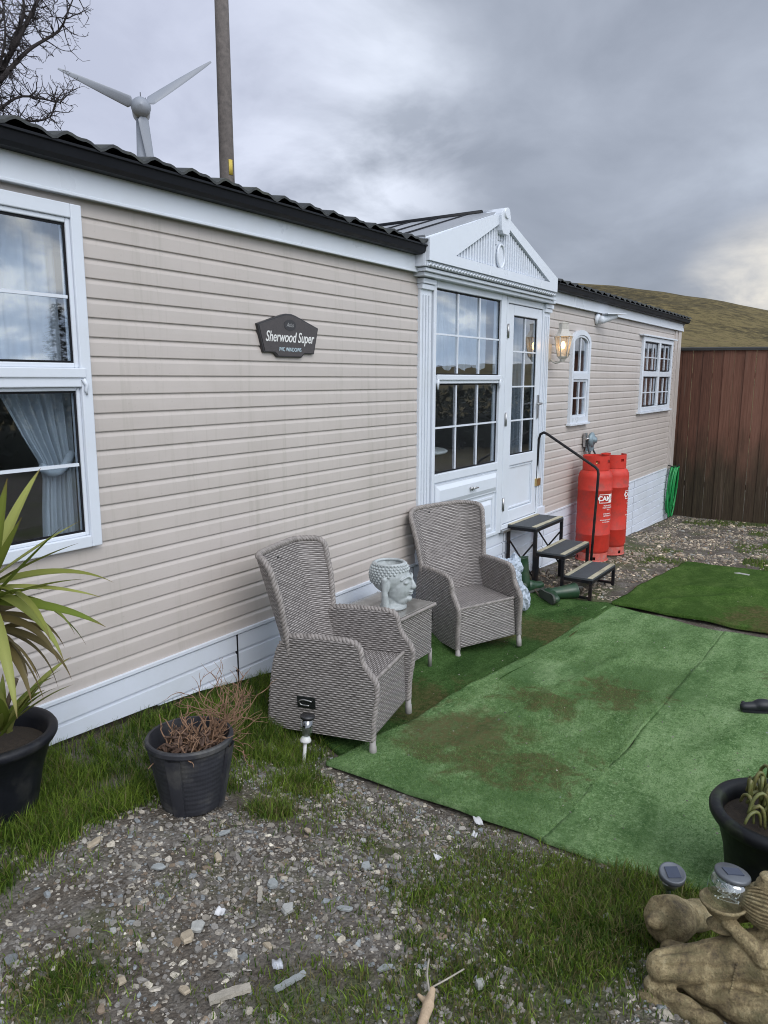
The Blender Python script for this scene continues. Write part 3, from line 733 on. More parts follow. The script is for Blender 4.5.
# ------------------------------------------------------------------ porch bay: pilasters, window, door, gable
def pilaster(xa, xb):
    mb = MB(); mb.box((xa, -.030, .0), (xb, .03, 1.99))
    w = xb-xa
    for q in range(3): c = xa+w*(.25+.25*q); mb.box((c-.010, -.040, .12), (c+.010, -.030, 1.93))
    mb.box((xa-.006, -.050, 1.965), (xb+.006, -.0, 2.0)); mb.box((xa-.014, -.062, 2.002), (xb+.014, -.0, 2.035)); mb.box((xa-.010, -.048, -.004), (xb+.010, -.0, .105))
    return vp(mb, 'pilaster', TRIM, bevel=.003)
pilaster(4.645, 4.80); pilaster(6.87, 7.03)
mb = MB(); ring(mb, 4.81, 6.03, .0, 2.045, .05, -.045, .03, (.04, .10, .03, .055)); mb.box((4.85, -.046, 1.312), (5.93, .02, 1.375)); mb.box((4.85, -.045, .575), (5.93, .02, .64))
mb.box((4.85, -.028, .03), (5.93, .02, .575))
mb.box((4.85, -.060, 1.338), (5.93, -.0462, 1.378))
pw = vp(mb, 'porch_window', TRIM, bevel=.005)
for sx in (4.865, 5.915):
    mb = MB(); mb.tube([(sx, -.050, 1.345), (sx, -.052, 1.31), (sx+(.006 if sx < 5 else -.006), -.050, 1.27)], [.014, .012, .006], 8); vp(mb, 'sash_horn', TRIM, pw)
pane(4.853, 5.927, 1.378, 1.988, -.020, pw, (5.20, 5.56), (1.67,)); pane(4.853, 5.927, .643, 1.310, -.014, pw, (5.20, 5.56), (.985,))
mb = MB()
def raised(mb, x0, x1, z0, z1, yb):
    i = len(mb.v); d = .035
    P = [(x0, yb, z0), (x1, yb, z0), (x1, yb, z1), (x0, yb, z1)]; Q = [(x0+d, yb-.016, z0+d), (x1-d, yb-.016, z0+d), (x1-d, yb-.016, z1-d), (x0+d, yb-.016, z1-d)]
    mb.v += P+Q
    for k in range(4): k2 = (k+1) % 4; mb.face([i+k, i+k2, i+4+k2, i+4+k])
    mb.face([i+4, i+5, i+6, i+7])
mb.box((4.86, -.044, .385), (5.92, -.030, .560)); raised(mb, 4.87, 5.91, .395, .55, -.0445)
vp(mb, 'flap_panel', TRIM, pw)
mb = MB(); ring(mb, 4.90, 5.88, .05, .35, .018, -.036, -.028); raised(mb, 4.93, 5.85, .08, .32, -.0285); vp(mb, 'lower_panel', TRIM, pw)
mb = MB(); mb.lathe([(.014, 0), (.016, .02), (.0, .022)], (5.40, -.062, .475), 12, Matrix.Rotation(math.pi/2, 3, 'X')); mb.tube([(5.40, -.085, .475), (5.44, -.090, .478), (5.49, -.088, .474)], [.011, .009, .006], 8); vp(mb, 'flap_handle', STEEL, pw)
# door
mb = MB(); ring(mb, 6.045, 6.865, .02, 2.04, .05, -.040, .03, (.03, .025, .04, .055)); dfr = vp(mb, 'door_frame', TRIM, bevel=.004)
mb = MB(); x0, x1 = 6.08, 6.838; ring(mb, x0, x1, .065, 1.98, .09, -.030, .02, (.135, .10, .11, .09)); mb.box((x0+.135, -.030, .58), (x1-.10, .02, .672)); mb.box((x0+.135, -.010, .175), (x1-.10, .01, .58))
dr = vp(mb, 'door', TRIM, bevel=.006)
mb = MB(); ring(mb, x0+.145, x1-.11, .185, .57, .012, -.020, -.011); vp(mb, 'panel_bead', TRIM, dr)
pane(x0+.137, x1-.102, .674, 1.888, -.012, dr, ((x0+.137+x1-.102)/2,), (.98, 1.28, 1.585))
mb = MB(); mb.box((6.775, -.042, .98), (6.805, -.031, 1.20)); mb.tube([(6.79, -.04, 1.12), (6.79, -.075, 1.12), (6.72, -.078, 1.115), (6.68, -.075, 1.115)], [.010, .010, .009, .008], 8); vp(mb, 'handle', STEEL, dr)
for z in (.25, 1.0, 1.75):
    mb = MB(); mb.tube([(6.066, -.046, z-.06), (6.066, -.046, z+.06)], .011, 8); mb.box((6.050, -.044, z-.05), (6.085, -.031, z+.05)); vp(mb, 'hinge', STEEL, dr)
mb = MB(); mb.box((6.04, -.07, -.005), (6.87, .03, .018)); vp(mb, 'threshold', STEEL, bevel=.003)
mb = MB(); mb.box((4.81, -.02, -.02), (6.04, .03, -.001)); vp(mb, 'bottom_rail', TRIM)
# soffit and cornice below the gable
mb = MB(); mb.box((4.58, -.10, 2.042), (6.98, .0, 2.067)); mb.box((4.56, -.125, 2.069), (6.93, -.0, 2.092)); vp(mb, 'cornice', TRIM, bevel=.003)
mb = MB(); x = 4.56
while x < 6.84: mb.tube([(x, -.142, 2.100), (x+.022, -.142, 2.118), (x+.040, -.142, 2.100)], .0085, 6); x += .046
mb.box((4.545, -.139, 2.0985), (6.855, -.131, 2.132)); vp(mb, 'dentil_moulding', TRIM)
zb = 2.098; LX, RX, AX = 4.54, 6.86, 5.67
zs, za = 2.285, 2.632
mb = MB()
mb.extrude([(LX, zb), (RX, zb), (RX, zs-.02), (AX+.10, za-.03), (AX+.06, za), (AX-.06, za), (AX-.10, za-.03), (LX, zs)], (0, -.085, 0), (1, 0, 0), (0, 0, 1), .09)
gab = vp(mb, 'gable', TRIM, bevel=.004)
# raised outer border around the ribbed triangle
tri = [(5.02, 2.215), (6.76, 2.215), (6.66, 2.262), (AX, 2.565), (5.12, 2.275)]
tri = [(4.91, 2.205), (6.68, 2.205), (AX+.03, 2.55), (AX-.03, 2.55)]
outer = [(LX+.002, 2.134), (RX-.002, 2.134), (RX-.002, zs-.03), (AX+.11, za-.035), (AX-.11, za-.035), (LX+.002, zs-.008)]
mb = MB()
yo, yi = -.160, -.1305
def strip(a, b, c, d):
    i = len(mb.v)
    for y in (yo, yi):
        for p in (a, b, c, d): mb.v.append((p[0], y, p[1]))
    mb.face([i, i+1, i+2, i+3]); mb.face([i+7, i+6, i+5, i+4])
    for k in range(4): k2 = (k+1) % 4; mb.face([i+k2, i+k, i+4+k, i+4+k2])
strip(outer[0], outer[1], tri[1], tri[0])
strip(outer[1], outer[2], (tri[1][0]+.0, tri[1][1]+.0), tri[1]) if False else None
strip(outer[2], outer[3], tri[2], tri[1]); strip(outer[4], outer[5], tri[0], tri[3])
i = len(mb.v)
strip(outer[1], outer[2], tri[1], (tri[1][0]-.001, tri[1][1])); strip(outer[5], outer[0], tri[0], (tri[0][0]+.001, tri[0][1])); strip(outer[3], outer[4], tri[3], tri[2])
vp(mb, 'gable_border', TRIM, gab)
mb = MB(); n = 40
for k in range(n):
    x = 4.94+(6.66-4.94)*k/(n-1)
    top = 2.205+(2.575-2.205)*(1-abs(x-AX)/(.90 if x > AX else .775+.0))
    if x < AX: top = 2.205+.345*(x-4.91)/(AX-.03-4.91)
    else: top = 2.205+.345*(6.68-x)/(6.68-AX-.03)
    top -= .012
    if top < 2.225: continue
    if abs(x-AX) < .085:
        e = .125*math.sqrt(1-(abs(x-AX)/.09)**2)
        if 2.300-e > 2.23: mb.box((x-.010, -.142, 2.215), (x+.010, -.1302, 2.300-e))
        if top > 2.300+e+.01: mb.box((x-.010, -.142, 2.300+e), (x+.010, -.1302, top))
    else: mb.box((x-.010, -.142, 2.215), (x+.010, -.1302, top))
vp(mb, 'gable_rib', TRIM, gab)
mb = MB(); pth = [(AX+.062*math.cos(a), -.146, 2.300+.088*math.sin(a)) for a in np.linspace(0, 2*math.pi, 33)]; mb.tube(pth, .010, 8, False)
mb.extrude([(AX+.058*math.cos(a), 2.300+.083*math.sin(a)) for a in np.linspace(0, 2*math.pi, 25)[:-1]], (0, -.137, 0), (1, 0, 0), (0, 0, 1), .012); vp(mb, 'oval_medallion', TRIM, gab)
mb = MB(); ks = [(AX-.070, 2.485), (AX-.045, 2.46), (AX+.045, 2.46), (AX+.070, 2.485)]+[(AX+.085*math.cos(a), 2.592+.064*math.sin(a)) for a in np.linspace(0, math.pi, 11)]
mb.extrude(ks, (0, -.135, 0), (1, 0, 0), (0, 0, 1), .10); vp(mb, 'keystone', TRIM, gab, bevel=.004)
# porch roof
mb = MB()
for s, xe_, ze in ((-1, LX-.01, zs+.004), (1, RX+.01, zs-.016)):
    nn = 6
    mb.quad((xe_, -.128, ze), (AX, -.128, za+.008), (AX, 1.62, za+.008), (xe_, 1.62, ze)) if s < 0 else mb.quad((AX, -.128, za+.008), (xe_, -.128, ze), (xe_, 1.62, ze), (AX, 1.62, za+.008))
porch = vp(mb, 'porch_roof', SHEET, solid=.012)
mb = MB()
for s, xe_, ze in ((-1, LX-.01, zs+.004), (1, RX+.01, zs-.016)):
    for q in range(1, 6):
        y = -.12+q*.27
        mb.tube([(xe_, y, ze+.010), (AX, y, za+.016)], .009, 6)
vp(mb, 'roof_seam', GUTTER, porch)
mb = MB(); mb.tube([(AX, .03, za+.010), (AX, 1.62, za+.010)], .028, 10); vp(mb, 'ridge_cap', GUTTER, porch)
mb = MB(); mb.tube([(AX, -.198, za-.012), (AX, .0, za-.012)], .040, 14); vp(mb, 'ridge_cap_end', TRIM, porch)
mb = MB(); mb.box((RX, -.12, zb), (RX+.012, .10, zs-.02)); vp(mb, 'porch_cheek', TRIM)
mb = MB()
mb.extrude([(-.12, 2.10), (1.6, 2.10), (1.6, zs), (-.12, zs)], (LX-.004, 0, 0), (0, 1, 0), (0, 0, 1), .005)
vp(mb, 'porch_cheek', TRIM)

# ------------------------------------------------------------------ arched window
def arc(cx, hw, zc, rz, n=16): return [(cx+hw*math.cos(a), zc+rz*math.sin(a)) for a in np.linspace(0, math.pi, n+1)]
def arch_ring(mb, cx, z0, zc, hwo, rzo, w, wb, y0, y1):
    O = [(cx+hwo, z0)]+arc(cx, hwo, zc, rzo)+[(cx-hwo, z0)]; Iq = [(cx+hwo-w, z0+wb)]+arc(cx, hwo-w, zc, rzo-w)+[(cx-hwo+w, z0+wb)]
    n = len(O)
    for k in range(n):
        k2 = (k+1) % n; i = len(mb.v)
        for y in (y0, y1):
            for p in (O[k], O[k2], Iq[k2], Iq[k]): mb.v.append((p[0], y, p[1]))
        mb.face([i+3, i+2, i+1, i]); mb.face([i+4, i+5, i+6, i+7]); mb.face([i, i+1, i+5, i+4]); mb.face([i+2, i+3, i+7, i+6])
cx = 7.935; mb = MB(); arch_ring(mb, cx, .885, 1.720, .278, .135, .050, .06, -.042, .03); mb.box((cx-.222, -.044, 1.345), (cx+.222, .02, 1.405))
w2 = vp(mb, 'window', TRIM)
mb = MB(); arch_ring(mb, cx, 1.406, 1.720, .226, .083, .022, .024, -.032, .015); ring(mb, cx-.221, cx+.221, .946, 1.344, .024, -.030, .015); vp(mb, 'sash', TRIM, w2)
mb = MB(); O = [(cx+.205, 1.425)]+arc(cx, .205, 1.72, .064)+[(cx-.205, 1.425)]; mb.extrude(O, (0, -.012, 0), (1, 0, 0), (0, 0, 1), .004); vp(mb, 'pane', GLASS, w2)
mb = MB(); mb.box((cx-.197, -.014, .97), (cx+.197, -.010, 1.32)); vp(mb, 'pane', GLASS, w2)
mb = MB(); mb.box((cx-.007, -.026, 1.43), (cx+.007, -.016, 1.775)); mb.box((cx-.009, -.026, .97), (cx+.009, -.016, 1.32)); mb.box((cx-.19, -.026, 1.14), (cx-.0095, -.016, 1.156)); mb.box((cx+.0095, -.026, 1.14), (cx+.19, -.016, 1.156))
vp(mb, 'glazing_bar', TRIM, w2)
mb = MB(); mb.box((cx-.30, -.062, .862), (cx+.30, -.005, .884)); vp(mb, 'sill', TRIM, w2, bevel=.003)
# far window
mb = MB(); ring(mb, 10.27, 11.83, .915, 1.90, .06, -.042, .03); mb.box((11.06, -.043, .975), (11.14, .02, 1.84)); mb.box((10.33, -.040, 1.38), (11.059, .02, 1.45)); mb.box((11.141, -.040, 1.38), (11.77, .02, 1.45))
w3 = vp(mb, 'window', TRIM, bevel=.005)
for a, b in ((10.33, 11.06), (11.14, 11.77)):
    for za, zb_ in ((.975, 1.38), (1.45, 1.84)):
        n = 3 if a < 11 else 2
        pane(a+.012, b-.012, za+.012, zb_-.012, -.012, w3, [a+(b-a)*k/n for k in range(1, n)], ((za+zb_)/2-.01,))
mb = MB(); mb.box((10.20, -.060, .89), (11.90, -.005, .913)); vp(mb, 'sill', TRIM, w3, bevel=.003)
mb = MB(); mb.box((10.15, -.07, 1.905), (11.95, -.005, 1.925)); vp(mb, 'drip_rail', TRIM, w3, bevel=.003)

# ------------------------------------------------------------------ curtains (they hang on their own rails)
def fabric(name, c, tr=.35):
    m, t = newmat(name); v = t.coord()
    cc = t.ramp(t.noise(t.mapping(v, (6, 6, 1)), 6, 4, .6), [(.3, tuple(x*.85 for x in c)), (.7, c)])
    t.put(t.b.inputs['Base Color'], cc); t.b.inputs['Roughness'].default_value = .9; t.b.inputs['Sheen Weight'].default_value = .3
    trn = t.new('ShaderNodeBsdfTranslucent'); t.put(trn.inputs[0], cc); mx = t.new('ShaderNodeMixShader'); mx.inputs[0].default_value = tr
    t.l.new(t.b.outputs[0], mx.inputs[1]); t.l.new(trn.outputs[0], mx.inputs[2]); t.l.new(mx.outputs[0], t.o.inputs[0]); return m
NET = fabric('net_curtain', (.80, .83, .88), .45); DRAPE = fabric('grey_drape', (.70, .75, .80), .45); DARKDR = fabric('brown_drape', (.22, .17, .15), .1)
def drape(name, x0, x1, z0, z1, y, mat, label, amp=.018, folds=14, left=None, bottom=None, seed=1, group=None, right=None):
    mb = MB(); rr = random.Random(seed); ph = [rr.uniform(0, 6.28) for _ in range(4)]
    def fn(u, v):
        z = z0+(z1-z0)*v; xl = left(z) if left else x0; xr = right(z) if right else x1; x = xl+(xr-xl)*u
        if bottom: z = z1-(z1-(z0+bottom(x)))*(1-v)
        sq = (xr-xl)/(x1-x0)
        yy = y+amp*(math.sin(u*folds*6.283+ph[0]+.5*math.sin(v*4))+.45*math.sin(u*folds*2.3*6.283+ph[1]+v*1.7)+.3*math.sin(u*folds*.37*6.283+ph[2]))*(.5+.5*sq)
        return (x, yy, z)
    mb.patch(fn, 150, 40); o = mb.obj(name, mat); tag(o, label, 'curtain', group); return o
drape('net_curtain', .74, 1.945, 1.33, 1.99, .10, NET, 'white net curtain in the upper pane of the large left window', .012, 11, seed=3)
tie = 1.0
def lf(z):
    return float(np.interp(z, [.62, .80, .93, 1.0, 1.1, 1.3, 1.45], [1.79, 1.80, 1.815, 1.80, 1.74, 1.64, 1.56])) if z < 1.45 else 1.56
o = drape('curtain', 1.55, 1.96, .60, 1.42, .11, DRAPE, 'pale grey curtain tied back behind the lower pane of the large left window', .020, 6, left=lf, seed=5)
mb = MB(); mb.tube(smooth_path([(1.795, .085, .985), (1.85, .075, .955), (1.90, .08, .975), (1.955, .10, 1.03)], .02), .018, 8); tb = mb.obj('tie_back', DRAPE, o)
drape('net_curtain', 4.86, 5.93, 1.43, 2.0, .09, NET, 'white net curtain with zigzag hem in the porch window', .012, 9, bottom=lambda x: .045*abs(((x-4.86)/.134) % 2-1)-.02, seed=8)
drape('net_curtain', 6.20, 6.74, .60, 1.93, .08, fabric('grey_net', (.22, .24, .27), .3), 'grey net curtain behind the glass of the door', .010, 6, seed=9)
drape('curtain', 10.34, 11.78, .93, 1.86, .12, DARKDR, 'dark brown curtain behind the square window near the fence', .04, 7, seed=11)
drape('curtain', 7.70, 8.17, .93, 1.80, .14, fabric('slate_drape', (.20, .21, .23), .1), 'slate grey curtain behind the arched window', .02, 4, seed=12)
# dinette seen through the porch window
TABLE_W = simple('cream_laminate', (.62, .60, .56), .35, .05); DKMET = simple('dark_metal', (.03, .03, .032), .4, .1, metal=.5)
T_ = empty('dining_table', (5.40, .55, 0), 0, 'round cream dining table inside behind the porch window', 'table')
mb = MB(); mb.lathe([(0, .73), (.33, .73), (.345, .742), (.345, .752), (.33, .762), (0, .762)], n=36); mb.obj('tabletop', TABLE_W, T_)
mb = MB(); mb.tube([(0, 0, .03), (0, 0, .73)], .035, 12); mb.lathe([(.22, .0), (.22, .02), (.03, .05)], n=24); mb.obj('pedestal', DKMET, T_)
C_ = empty('dining_chair', (6.05, .75, 0), R(70), 'slim dark dining chair beside the round table indoors', 'chair')
mb = MB(); mb.lathe([(0, .44), (.18, .44), (.19, .46), (.17, .48), (0, .485)], n=24); mb.obj('seat', INTERD, C_)
for sx in (-1, 1):
    for sy in (-1, 1):
        mb = MB(); mb.tube([(sx*.13, sy*.13, .44), (sx*.17, sy*.17, 0)], .010, 6); mb.obj('leg', DKMET, C_)
mb = MB(); mb.tube(smooth_path([(-.16, .15, .45), (-.17, .19, .75), (-.08, .21, .90), (.08, .21, .90), (.17, .19, .75), (.16, .15, .45)], .03), .010, 6); mb.tube([(-.165, .19, .68), (.165, .19, .68)], .008, 6); mb.obj('back_frame', DKMET, C_)

# ================================================================== WICKER FURNITURE
m, t = newmat('grey_wicker'); uvn = t.coord('UV'); ux, uy, uz_ = t.sep(uvn)
SW, SH = .042, .0118                      # stake spacing, strand height
row = t.math('FLOOR', t.math('DIVIDE', uy, SH)); fy = t.math('FRACT', t.math('DIVIDE', uy, SH))
par = t.math('MODULO', row, 2.0)
ph = t.math('ADD', t.math('DIVIDE', ux, SW), t.math('ADD', t.math('MULTIPLY', par, .5), t.math('MULTIPLY', t.noise(uvn, 9, 3, .6), .9)))
over = t.math('ADD', t.math('MULTIPLY', t.math('COSINE', t.math('MULTIPLY', ph, 2*math.pi)), .5), .5)
prof = t.math('SINE', t.math('MULTIPLY', fy, math.pi))
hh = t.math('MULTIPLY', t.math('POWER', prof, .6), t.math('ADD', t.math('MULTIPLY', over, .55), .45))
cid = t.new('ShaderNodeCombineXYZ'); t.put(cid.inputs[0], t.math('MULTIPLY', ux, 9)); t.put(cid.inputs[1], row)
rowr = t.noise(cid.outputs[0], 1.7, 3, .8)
cc = t.ramp(t.math('ADD', t.math('MULTIPLY', hh, .50), t.math('MULTIPLY', rowr, .50)), [(.20, (.026, .022, .021)), (.38, (.125, .110, .103)), (.58, (.275, .250, .238)), (.78, (.46, .425, .405))])  # shade in the gaps between strands is put into the colour too
cc = t.mix(t.maprange(t.noise(t.coord(), 2.2, 5, .6), .45, .7, 0, .35), cc, (.20, .19, .19))
t.put(t.b.inputs['Base Color'], cc); t.b.inputs['Roughness'].default_value = .55
t.put(t.b.inputs['Normal'], t.bump(hh, 1.0, .006)); WICK = m
BRAID = simple('wicker_braid', (.25, .225, .21), .55, .45, 30, .3, 200)
FOOT = simple('pale_plastic_foot', (.27, .255, .24), .5, .15, 20)
BLACKP = simple('black_latch', (.012, .014, .014), .35)
side = [(.012, .085), (.004, .20), (-.018, .33), (-.012, .385), (.014, .420), (.044, .462), (.056, .50), (.062, .538), (.080, .562), (.115, .573), (.26, .575), (.41, .570), (.455, .55), (.490, .51), (.52, .43), (.55, .28), (.575, .085)]
side_s = [(p[0], p[1]) for p in [tuple(v)[:2] for v in smooth_path([(a, b, 0) for a, b in side], .03)]]
def make_chair(label):
    root = empty('garden_armchair', (0, 0, 0), 0, label, 'armchair', 'wicker armchairs along the caravan wall')
    D0 = -.29
    for s in (-1, 1):
        mb = MB(); mb.extrude(side_s, (s*.25, D0, 0), (0, 1, 0), (0, 0, 1), .040)
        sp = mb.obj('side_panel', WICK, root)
        mb = MB(); mb.braid([(s*.25, D0+a, b) for a, b in side], .0175, .062, 3); mb.obj('edging', BRAID, sp)
        for b_ in (.012, .572):
            mb = MB(); mb.lathe([(.013, 0), (.0185, .006), (.0185, .052), (.016, .054), (.016, .10)], (s*.25, D0+b_, 0), 14); mb.obj('foot', FOOT, root)
    # seat box
    mb = MB(); w = .225
    def bx(x0, y0, z0, x1, y1, z1): mb.box((x0, y0, z0), (x1, y1, z1))
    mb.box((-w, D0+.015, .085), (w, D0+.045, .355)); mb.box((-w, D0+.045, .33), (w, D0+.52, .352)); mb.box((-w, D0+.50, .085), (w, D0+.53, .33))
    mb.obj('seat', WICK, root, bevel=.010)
    mb = MB(); mb.braid([(-w, D0+.022, .357), (w, D0+.022, .357)], .010, .05, 3); mb.obj('seat_edging', BRAID, root)
    # winged back, leaning
    def back(u, v, off):
        q = (u-.5)*2; hw = .228+.070*v
        x = q*hw; lean = .43+.185*v; wing = .075*(.25+.75*min(1, v*1.3))*max(0, (abs(q)-.60)/.40)**1.4
        z = .20+.755*v-.020*abs(q)**4*v
        return Vector((x*(1+off*.02), D0+lean-wing*1.6+off, z))
    mb = MB()
    mb.patch(lambda u, v: back(u, v, 0), 40, 40, (.52, .80), True)
    mb.patch(lambda u, v: back(u, v, .030), 40, 40, (.52, .80), True, True)
    for ua in (0, 1): mb.patch(lambda u, v: back(ua, v, .030*u), 1, 40, (.03, .8), True, ua == 0)
    mb.patch(lambda u, v: back(u, 1, .030*v), 40, 1, (.5, .03), True)
    bk = mb.obj('backrest', WICK, root)
    mb = MB(); pth = [back(0, v, .012) for v in np.linspace(0, .97, 10)]+[back(u, 1.0, .012)+Vector((0, 0, .004)) for u in np.linspace(.04, .96, 9)]+[back(1, v, .012) for v in np.linspace(.97, 0, 10)]
    mb.braid(pth, .0165, .060, 3); mb.obj('edging', BRAID, bk)
    mb = MB(); mb.lathe([(.006, 0), (.006, .004), (0, .005)], (.0-.12, D0+.555, .93), 10, Matrix.Rotation(math.pi/2, 3, 'X')); mb.obj('stud', BLACKP, bk)
    # reclining lever recess, on the chair's right side (left in the picture)
    mb = MB(); ring(mb, -.2795, -.2795, 0, 0, 0, 0, 0) if False else None
    M = Matrix.Identity(3)
    x = -.272
    mb.box((x-.006, D0+.30, .215), (x, D0+.40, .275)); lt = mb.obj('recline_latch', BLACKP, root, bevel=.004)
    mb = MB(); mb.tube(smooth_path([(x-.012, D0+.315, .255), (x-.016, D0+.36, .262), (x-.016, D0+.385, .250), (x-.014, D0+.375, .235), (x-.012, D0+.33, .232)], .01), .004, 6); mb.obj('lever', STEEL, lt)
    return root
ch1 = make_chair('grey wicker armchair nearest the large window, beside the bucket of dead twigs')
ch1.location = (2.975, -.590, -.462); ch1.rotation_euler = (R(-1.8), R(-.8), R(12))
ch2 = copy_tree(ch1); ch2['label'] = 'grey wicker armchair beyond the side table, in front of the porch window'
ch2.location = (4.65, -.452, -.520); ch2.rotation_euler = (R(-.8), R(-3.4), R(-30))

TB_ = empty('side_table', (3.80, -.318, -.478), 0, 'square grey wicker side table carrying the head planter, between the two armchairs', 'table')
mb = MB()
for sx in (-1, 1):
    mb.box((sx*.215, -.20, .10), (sx*.195, .20, .405))
    mb.box((-.195, sx*.215, .10), (.195, sx*.195, .405))
mb.obj('body', WICK, TB_, bevel=.006)
mb = MB(); mb.box((-.222, -.222, .405), (.222, .222, .420)); mb.obj('top', WICK, TB_, bevel=.004)
m, t = newmat('table_glass'); t.put(t.b.inputs['Base Color'], t.ramp(t.noise(t.coord(), 9, 5, .6), [(.35, (.17, .16, .145)), (.65, (.27, .26, .24))])); t.b.inputs['Roughness'].default_value = .16; t.b.inputs['Coat Weight'].default_value = .6; t.b.inputs['Coat Roughness'].default_value = .06
mb = MB(); mb.box((-.212, -.212, .4205), (.212, .212, .4275)); mb.obj('glass_top', m, TB_, bevel=.002)
mb = MB(); mb.braid([(-.222, .222, .413), (-.222, -.222, .413)], .011, .05); mb.braid([(-.222, -.222, .413), (.222, -.222, .413), ], .011, .05); mb.braid([(.222, -.222, .413), (.222, .222, .413)], .011, .05); mb.obj('edging', BRAID, TB_)
for sx in (-1, 1):
    for sy in (-1, 1):
        mb = MB(); mb.tube([(sx*.20, sy*.20, 0), (sx*.20, sy*.20, .12)], .013, 10); mb.obj('leg', FOOT, TB_)

# ================================================================== organic shapes
def capsule(bm_, p, q, r1, r2, n=14):
    p, q = Vector(p), Vector(q); d = (q-p); L = d.length; d = d.normalized() if L > 1e-6 else Vector((0, 0, 1))
    M = d.to_track_quat('Z', 'Y').to_matrix(); prof = [(max(1e-5, r1*math.sin(a)), -r1*math.cos(a)) for a in np.linspace(0, math.pi/2, 6)]+[(max(1e-5, r2*math.cos(a)), L+r2*math.sin(a)) for a in np.linspace(0, math.pi/2, 6)]
    bm_.lathe(prof, p, n, M)
def ell(bm_, c, r, rot=None, n=20):
    M = (rot.to_3x3() if rot is not None else Matrix.Identity(3)) @ Matrix.Diagonal(r)
    bm_.lathe([(max(1e-4, math.sin(a)), -math.cos(a)) for a in np.linspace(0, math.pi, 13)], c, n, M)
def remesh(mb, name, mat, parent=None, voxel=.006, smooth=6, label=None):
    o = mb.obj(name, mat, None); md = o.modifiers.new('r', 'REMESH'); md.mode = 'VOXEL'; md.voxel_size = voxel; md.use_smooth_shade = True
    if smooth: s = o.modifiers.new('s', 'SMOOTH'); s.factor = .5; s.iterations = smooth
    evalmesh(o); o.parent = parent
    if label: o['label'] = label
    return o

# ---- head planter
STONEP = simple('pale_green_ceramic', (.40, .43, .435), .5, .14, 14, .15, 90, grime=(.17, .185, .185), gs=18, gamt=.6)
mb = MB()
ell(mb, (-.012, 0, .205), (.118, .108, .115)); ell(mb, (.030, 0, .150), (.092, .078, .125)); ell(mb, (.052, 0, .065), (.055, .05, .045)); capsule(mb, (.0, 0, .0), (.0, 0, .10), .062, .060)
mb.lathe([(0, 0), (.075, 0), (.082, .008), (.078, .022), (.06, .035), (0, .04)], (.012, 0, 0), 28)
capsule(mb, (.116, 0, .195), (.136, 0, .142), .009, .017); capsule(mb, (.128, 0, .142), (.118, 0, .14), .020, .014)
ell(mb, (.122, 0, .112), (.013, .026, .0065)); ell(mb, (.119, 0, .098), (.013, .022, .007)); ell(mb, (.105, 0, .066), (.022, .026, .018))
for s in (-1, 1):
    ell(mb, (.100, s*.038, .172), (.016, .025, .013)); 
    for k in range(6): a = k/5; capsule(mb, (.122-.040*a*a, s*(.012+.060*a), .190+.018*math.sin(a*math.pi)), (.122-.040*min(1, a+.2)**2, s*(.012+.060*min(1, a+.2)), .190+.018*math.sin(min(1, a+.2)*math.pi)), .0065, .006)
    capsule(mb, (-.012, s*.103, .195), (-.012, s*.100, .120), .020, .016); capsule(mb, (-.012, s*.100, .12), (-.006, s*.092, .022), .017, .024); ell(mb, (.0, s*.100, .16), (.020, .012, .045))
bud = empty('head_planter', (3.765, -.375, -.0497), R(-73), 'pale green ceramic planter shaped as a serene head with curled hair, on the wicker table', 'planter')
bud.scale = (1.04, 1.04, 1.04)
hd = remesh(mb, 'head', STONEP, bud, .0042, 2)
for v in hd.data.vertices:
    r = math.hypot(v.co.x+.012, v.co.y)
    if v.co.z > .250:
        if r < .083: v.co.z = .222
        else: v.co.z = min(v.co.z, .276)
mb = MB()
for k in range(8):
    z = .168+.0145*k; n = 30
    rr = math.sqrt(max(.02, 1-((z-.205)/.115)**2))
    for j in range(n):
        a = 2*math.pi*(j+.5*(k % 2))/n
        ca = math.cos(a)
        lim = .238+.008*abs(math.sin(a))      # hairline over the brow, dropping behind the ears
        if ca > .25 and z < lim-.02*(1-ca)*2.2: continue
        if ca > -.1 and ca <= .25 and z < .205: continue
        mb.sphere((-.012+.118*rr*ca, .108*rr*math.sin(a), z), .0088, 8, 6)
mb.obj('hair_curls', STONEP, bud)
mb = MB(); mb.lathe([(.087+.010*math.cos(a), .275+.008*math.sin(a)) for a in np.linspace(0, 2*math.pi, 13)], (-.012, 0, 0), 36); mb.f = mb.f[:-2]; mb.uv = mb.uv[:-2]; mb.sm = mb.sm[:-2]; mb.mi = mb.mi[:-2]; mb.obj('rim', STONEP, bud)

